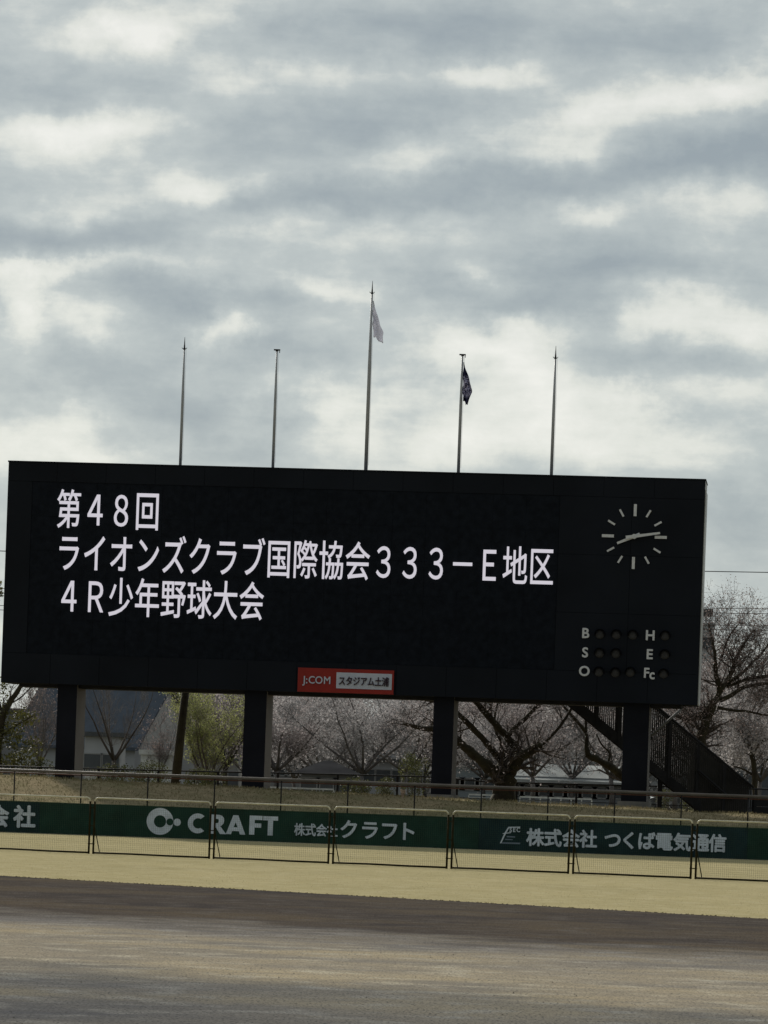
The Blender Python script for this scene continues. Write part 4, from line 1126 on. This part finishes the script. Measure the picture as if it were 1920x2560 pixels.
gw = MB(); gw.v = [(hw - .1, 0, hh), (hw - .1, hd, hh), (hw - .1, hd / 2, hz - .2), (hw + .02, 0, hh), (hw + .02, hd, hh), (hw + .02, hd / 2, hz - .2)]
gw.f = [(0, 2, 1), (3, 4, 5), (0, 3, 5, 2), (1, 2, 5, 4)]; gw.build('gable_wall', mat('gable_pale', (0.5, 0.5, 0.5), .85, .08, .8), hb)
window(hb, 1.0, 0, .9, 1.6, 1.2); window(hb, 3.4, 0, .9, 1.2, 1.2)
block('house', 'low house with white walls and grey roof behind the bare spreading tree', 'house', 212, 300, 1840, 215, 5, wallmat('wall_white', (0.42, 0.43, 0.45)), M_roofg, (2, 1, 1.1, 1.1))
block('shed', 'small shed with a white corrugated front near the slanting post', 'shed', 352, 424, 1886, 200, 3, M_wr, M_wr, (0, 0, 1, 1), eave=.1)
block('building', 'grey building with flat roof left of the first pillar', 'building', -60, 136, 1776, 280, 10, wallmat('wall_grey', (0.22, 0.22, 0.225)), M_roofg, (6, 2, 1.4, 1.2))
block('apartment_building', 'beige grey apartment block behind the yellow green tree', 'building', 466, 600, 1712, 330, 12, wallmat('wall_beige', (0.30, 0.28, 0.265)), M_roofg, (5, 4, 1.3, 1.5))
bb = block('apartment_building', 'pale blue grey apartment block right of the second pillar', 'building', 655, 835, 1725, 320, 12, wallmat('wall_blue_grey', (0.25, 0.29, 0.32)), M_roofg, (6, 3, 1.1, 1.6))
bb2 = block('house', 'wide house with grey hipped roof below the pale blue apartment block', 'house', 650, 820, 1850, 285, 8, MATS['wall_grey'], M_roofg, (5, 1, 1.2, 1.2), 'hip', .6, 1797)
block('house', 'small house with a dark hipped roof beyond the far cherries', 'house', 755, 880, 1932, 185, 5, wallmat('wall_dim', (0.24, 0.245, 0.26)), M_roofd, (3, 1, 1.0, .8), 'hip', .5, 1898)
block('house', 'pale house behind the far cherries left of the third pillar', 'house', 860, 1060, 1885, 260, 7, MATS['wall_white'], M_roofg, (5, 1, 1.1, 1.1), 'gable', .5, 1850)
block('low_building', 'long low pale roofed building right of the big cherry trunk', 'building', 1270, 1560, 1938, 225, 7, wallmat('wall_cool_grey', (0.22, 0.235, 0.25)), M_roofp, (8, 1, 1.2, .7), 'gable', .5, 1905)
block('low_building', 'low grey building between third pillar and the big cherry trunk', 'building', 1120, 1232, 1912, 240, 7, MATS['wall_blue_grey'], M_roofg, (3, 1, 1.3, .8))
block('house', 'grey house high behind the cherries left of the stairs', 'house', 1290, 1470, 1800, 330, 9, MATS['wall_grey'], M_roofg, (5, 2, 1.2, 1.2), 'gable', .5, 1745)
block('hall_building', 'large dark grey hall with a level roof edge at the right edge', 'building', 1790, 2060, 1700, 300, 16, wallmat('wall_dark_grey', (0.10, 0.105, 0.115)), M_roofg, (5, 2, 1.6, 1.4))
# tower block with rooftop tank right of the board
tb = block('tower_building', 'tall grey block topped by a box just right of the scoreboard', 'building', 1700, 1786, 1560, 420, 9, wallmat('wall_light_grey', (0.45, 0.46, 0.46)), MATS['wall_light_grey'], (3, 5, 1.4, 1.4), eave=.1)
q = P(1757, 1519, 420) - tb.location; q2 = P(1787, 1537, 420) - tb.location
MB().box(q2.x - 3.0, q2.x, 2, 5, q2.z, q.z).build('rooftop_box', M_roofg, tb)
for k in range(5): MB().box(q2.x - 2.8 + k * .65, q2.x - 2.65 + k * .65, 1.9, 2.0, P(1770, 1560, 420).z - 1.25, q2.z).build('railing_post', M_wr, tb)

# ------------------------------------------------------------------ overhead wires
WDs = 260
def wire(lab, yl, yr, r=.022):
    a = P(-500, yl - 500 * .036 + 6, WDs); c = P(2400, yr + 480 * .036 + 6, WDs)
    pts = []
    for k in range(25):
        t = k / 24; p = a.lerp(c, t); p.z -= .35 * 4 * t * (1 - t); pts.append(tuple(p - a))
    o = MB().tube(pts, r, 5).build('power_line', M_steeld, None, True, a)
    o['label'] = lab; o['category'] = 'wire'; o['group'] = 'overhead wires crossing behind the scoreboard'
wire('highest overhead wire crossing behind the clock height', 1368, 1414, .03)
wire('overhead wire, upper of the pair above the right tree', 1462, 1505)
wire('overhead wire, lower of the pair above the right tree', 1474, 1517)
wire('overhead wire, upper of the pair passing through the tree twigs', 1505, 1547)
wire('overhead wire, lowest one passing through the tree twigs', 1516, 1558)
upm = None
for lab, x in (('utility pole out beyond the left edge', -500), ('utility pole out beyond the right edge', 2400)):
    p = P(x, 1500, WDs); z = P(x, 1340 + (x + 500) * .036, WDs).z
    up = thing('utility_pole', lab, 'utility pole', (p.x, WDs, 1.5), 0, 'utility poles')
    MB().tube([(0, 0, 0), (0, 0, z + 1 - 1.5)], [.17, .1], 10).build('shaft', M_conc, up, True)
    for zz in (z - 1.6, z - 5.0): MB().box(-.06, .06, -.9, .9, zz, zz + .12).build('crossarm', M_steeld, up)

print('tris', sum(len(o.data.polygons) for o in bpy.data.objects if o.type == 'MESH'))
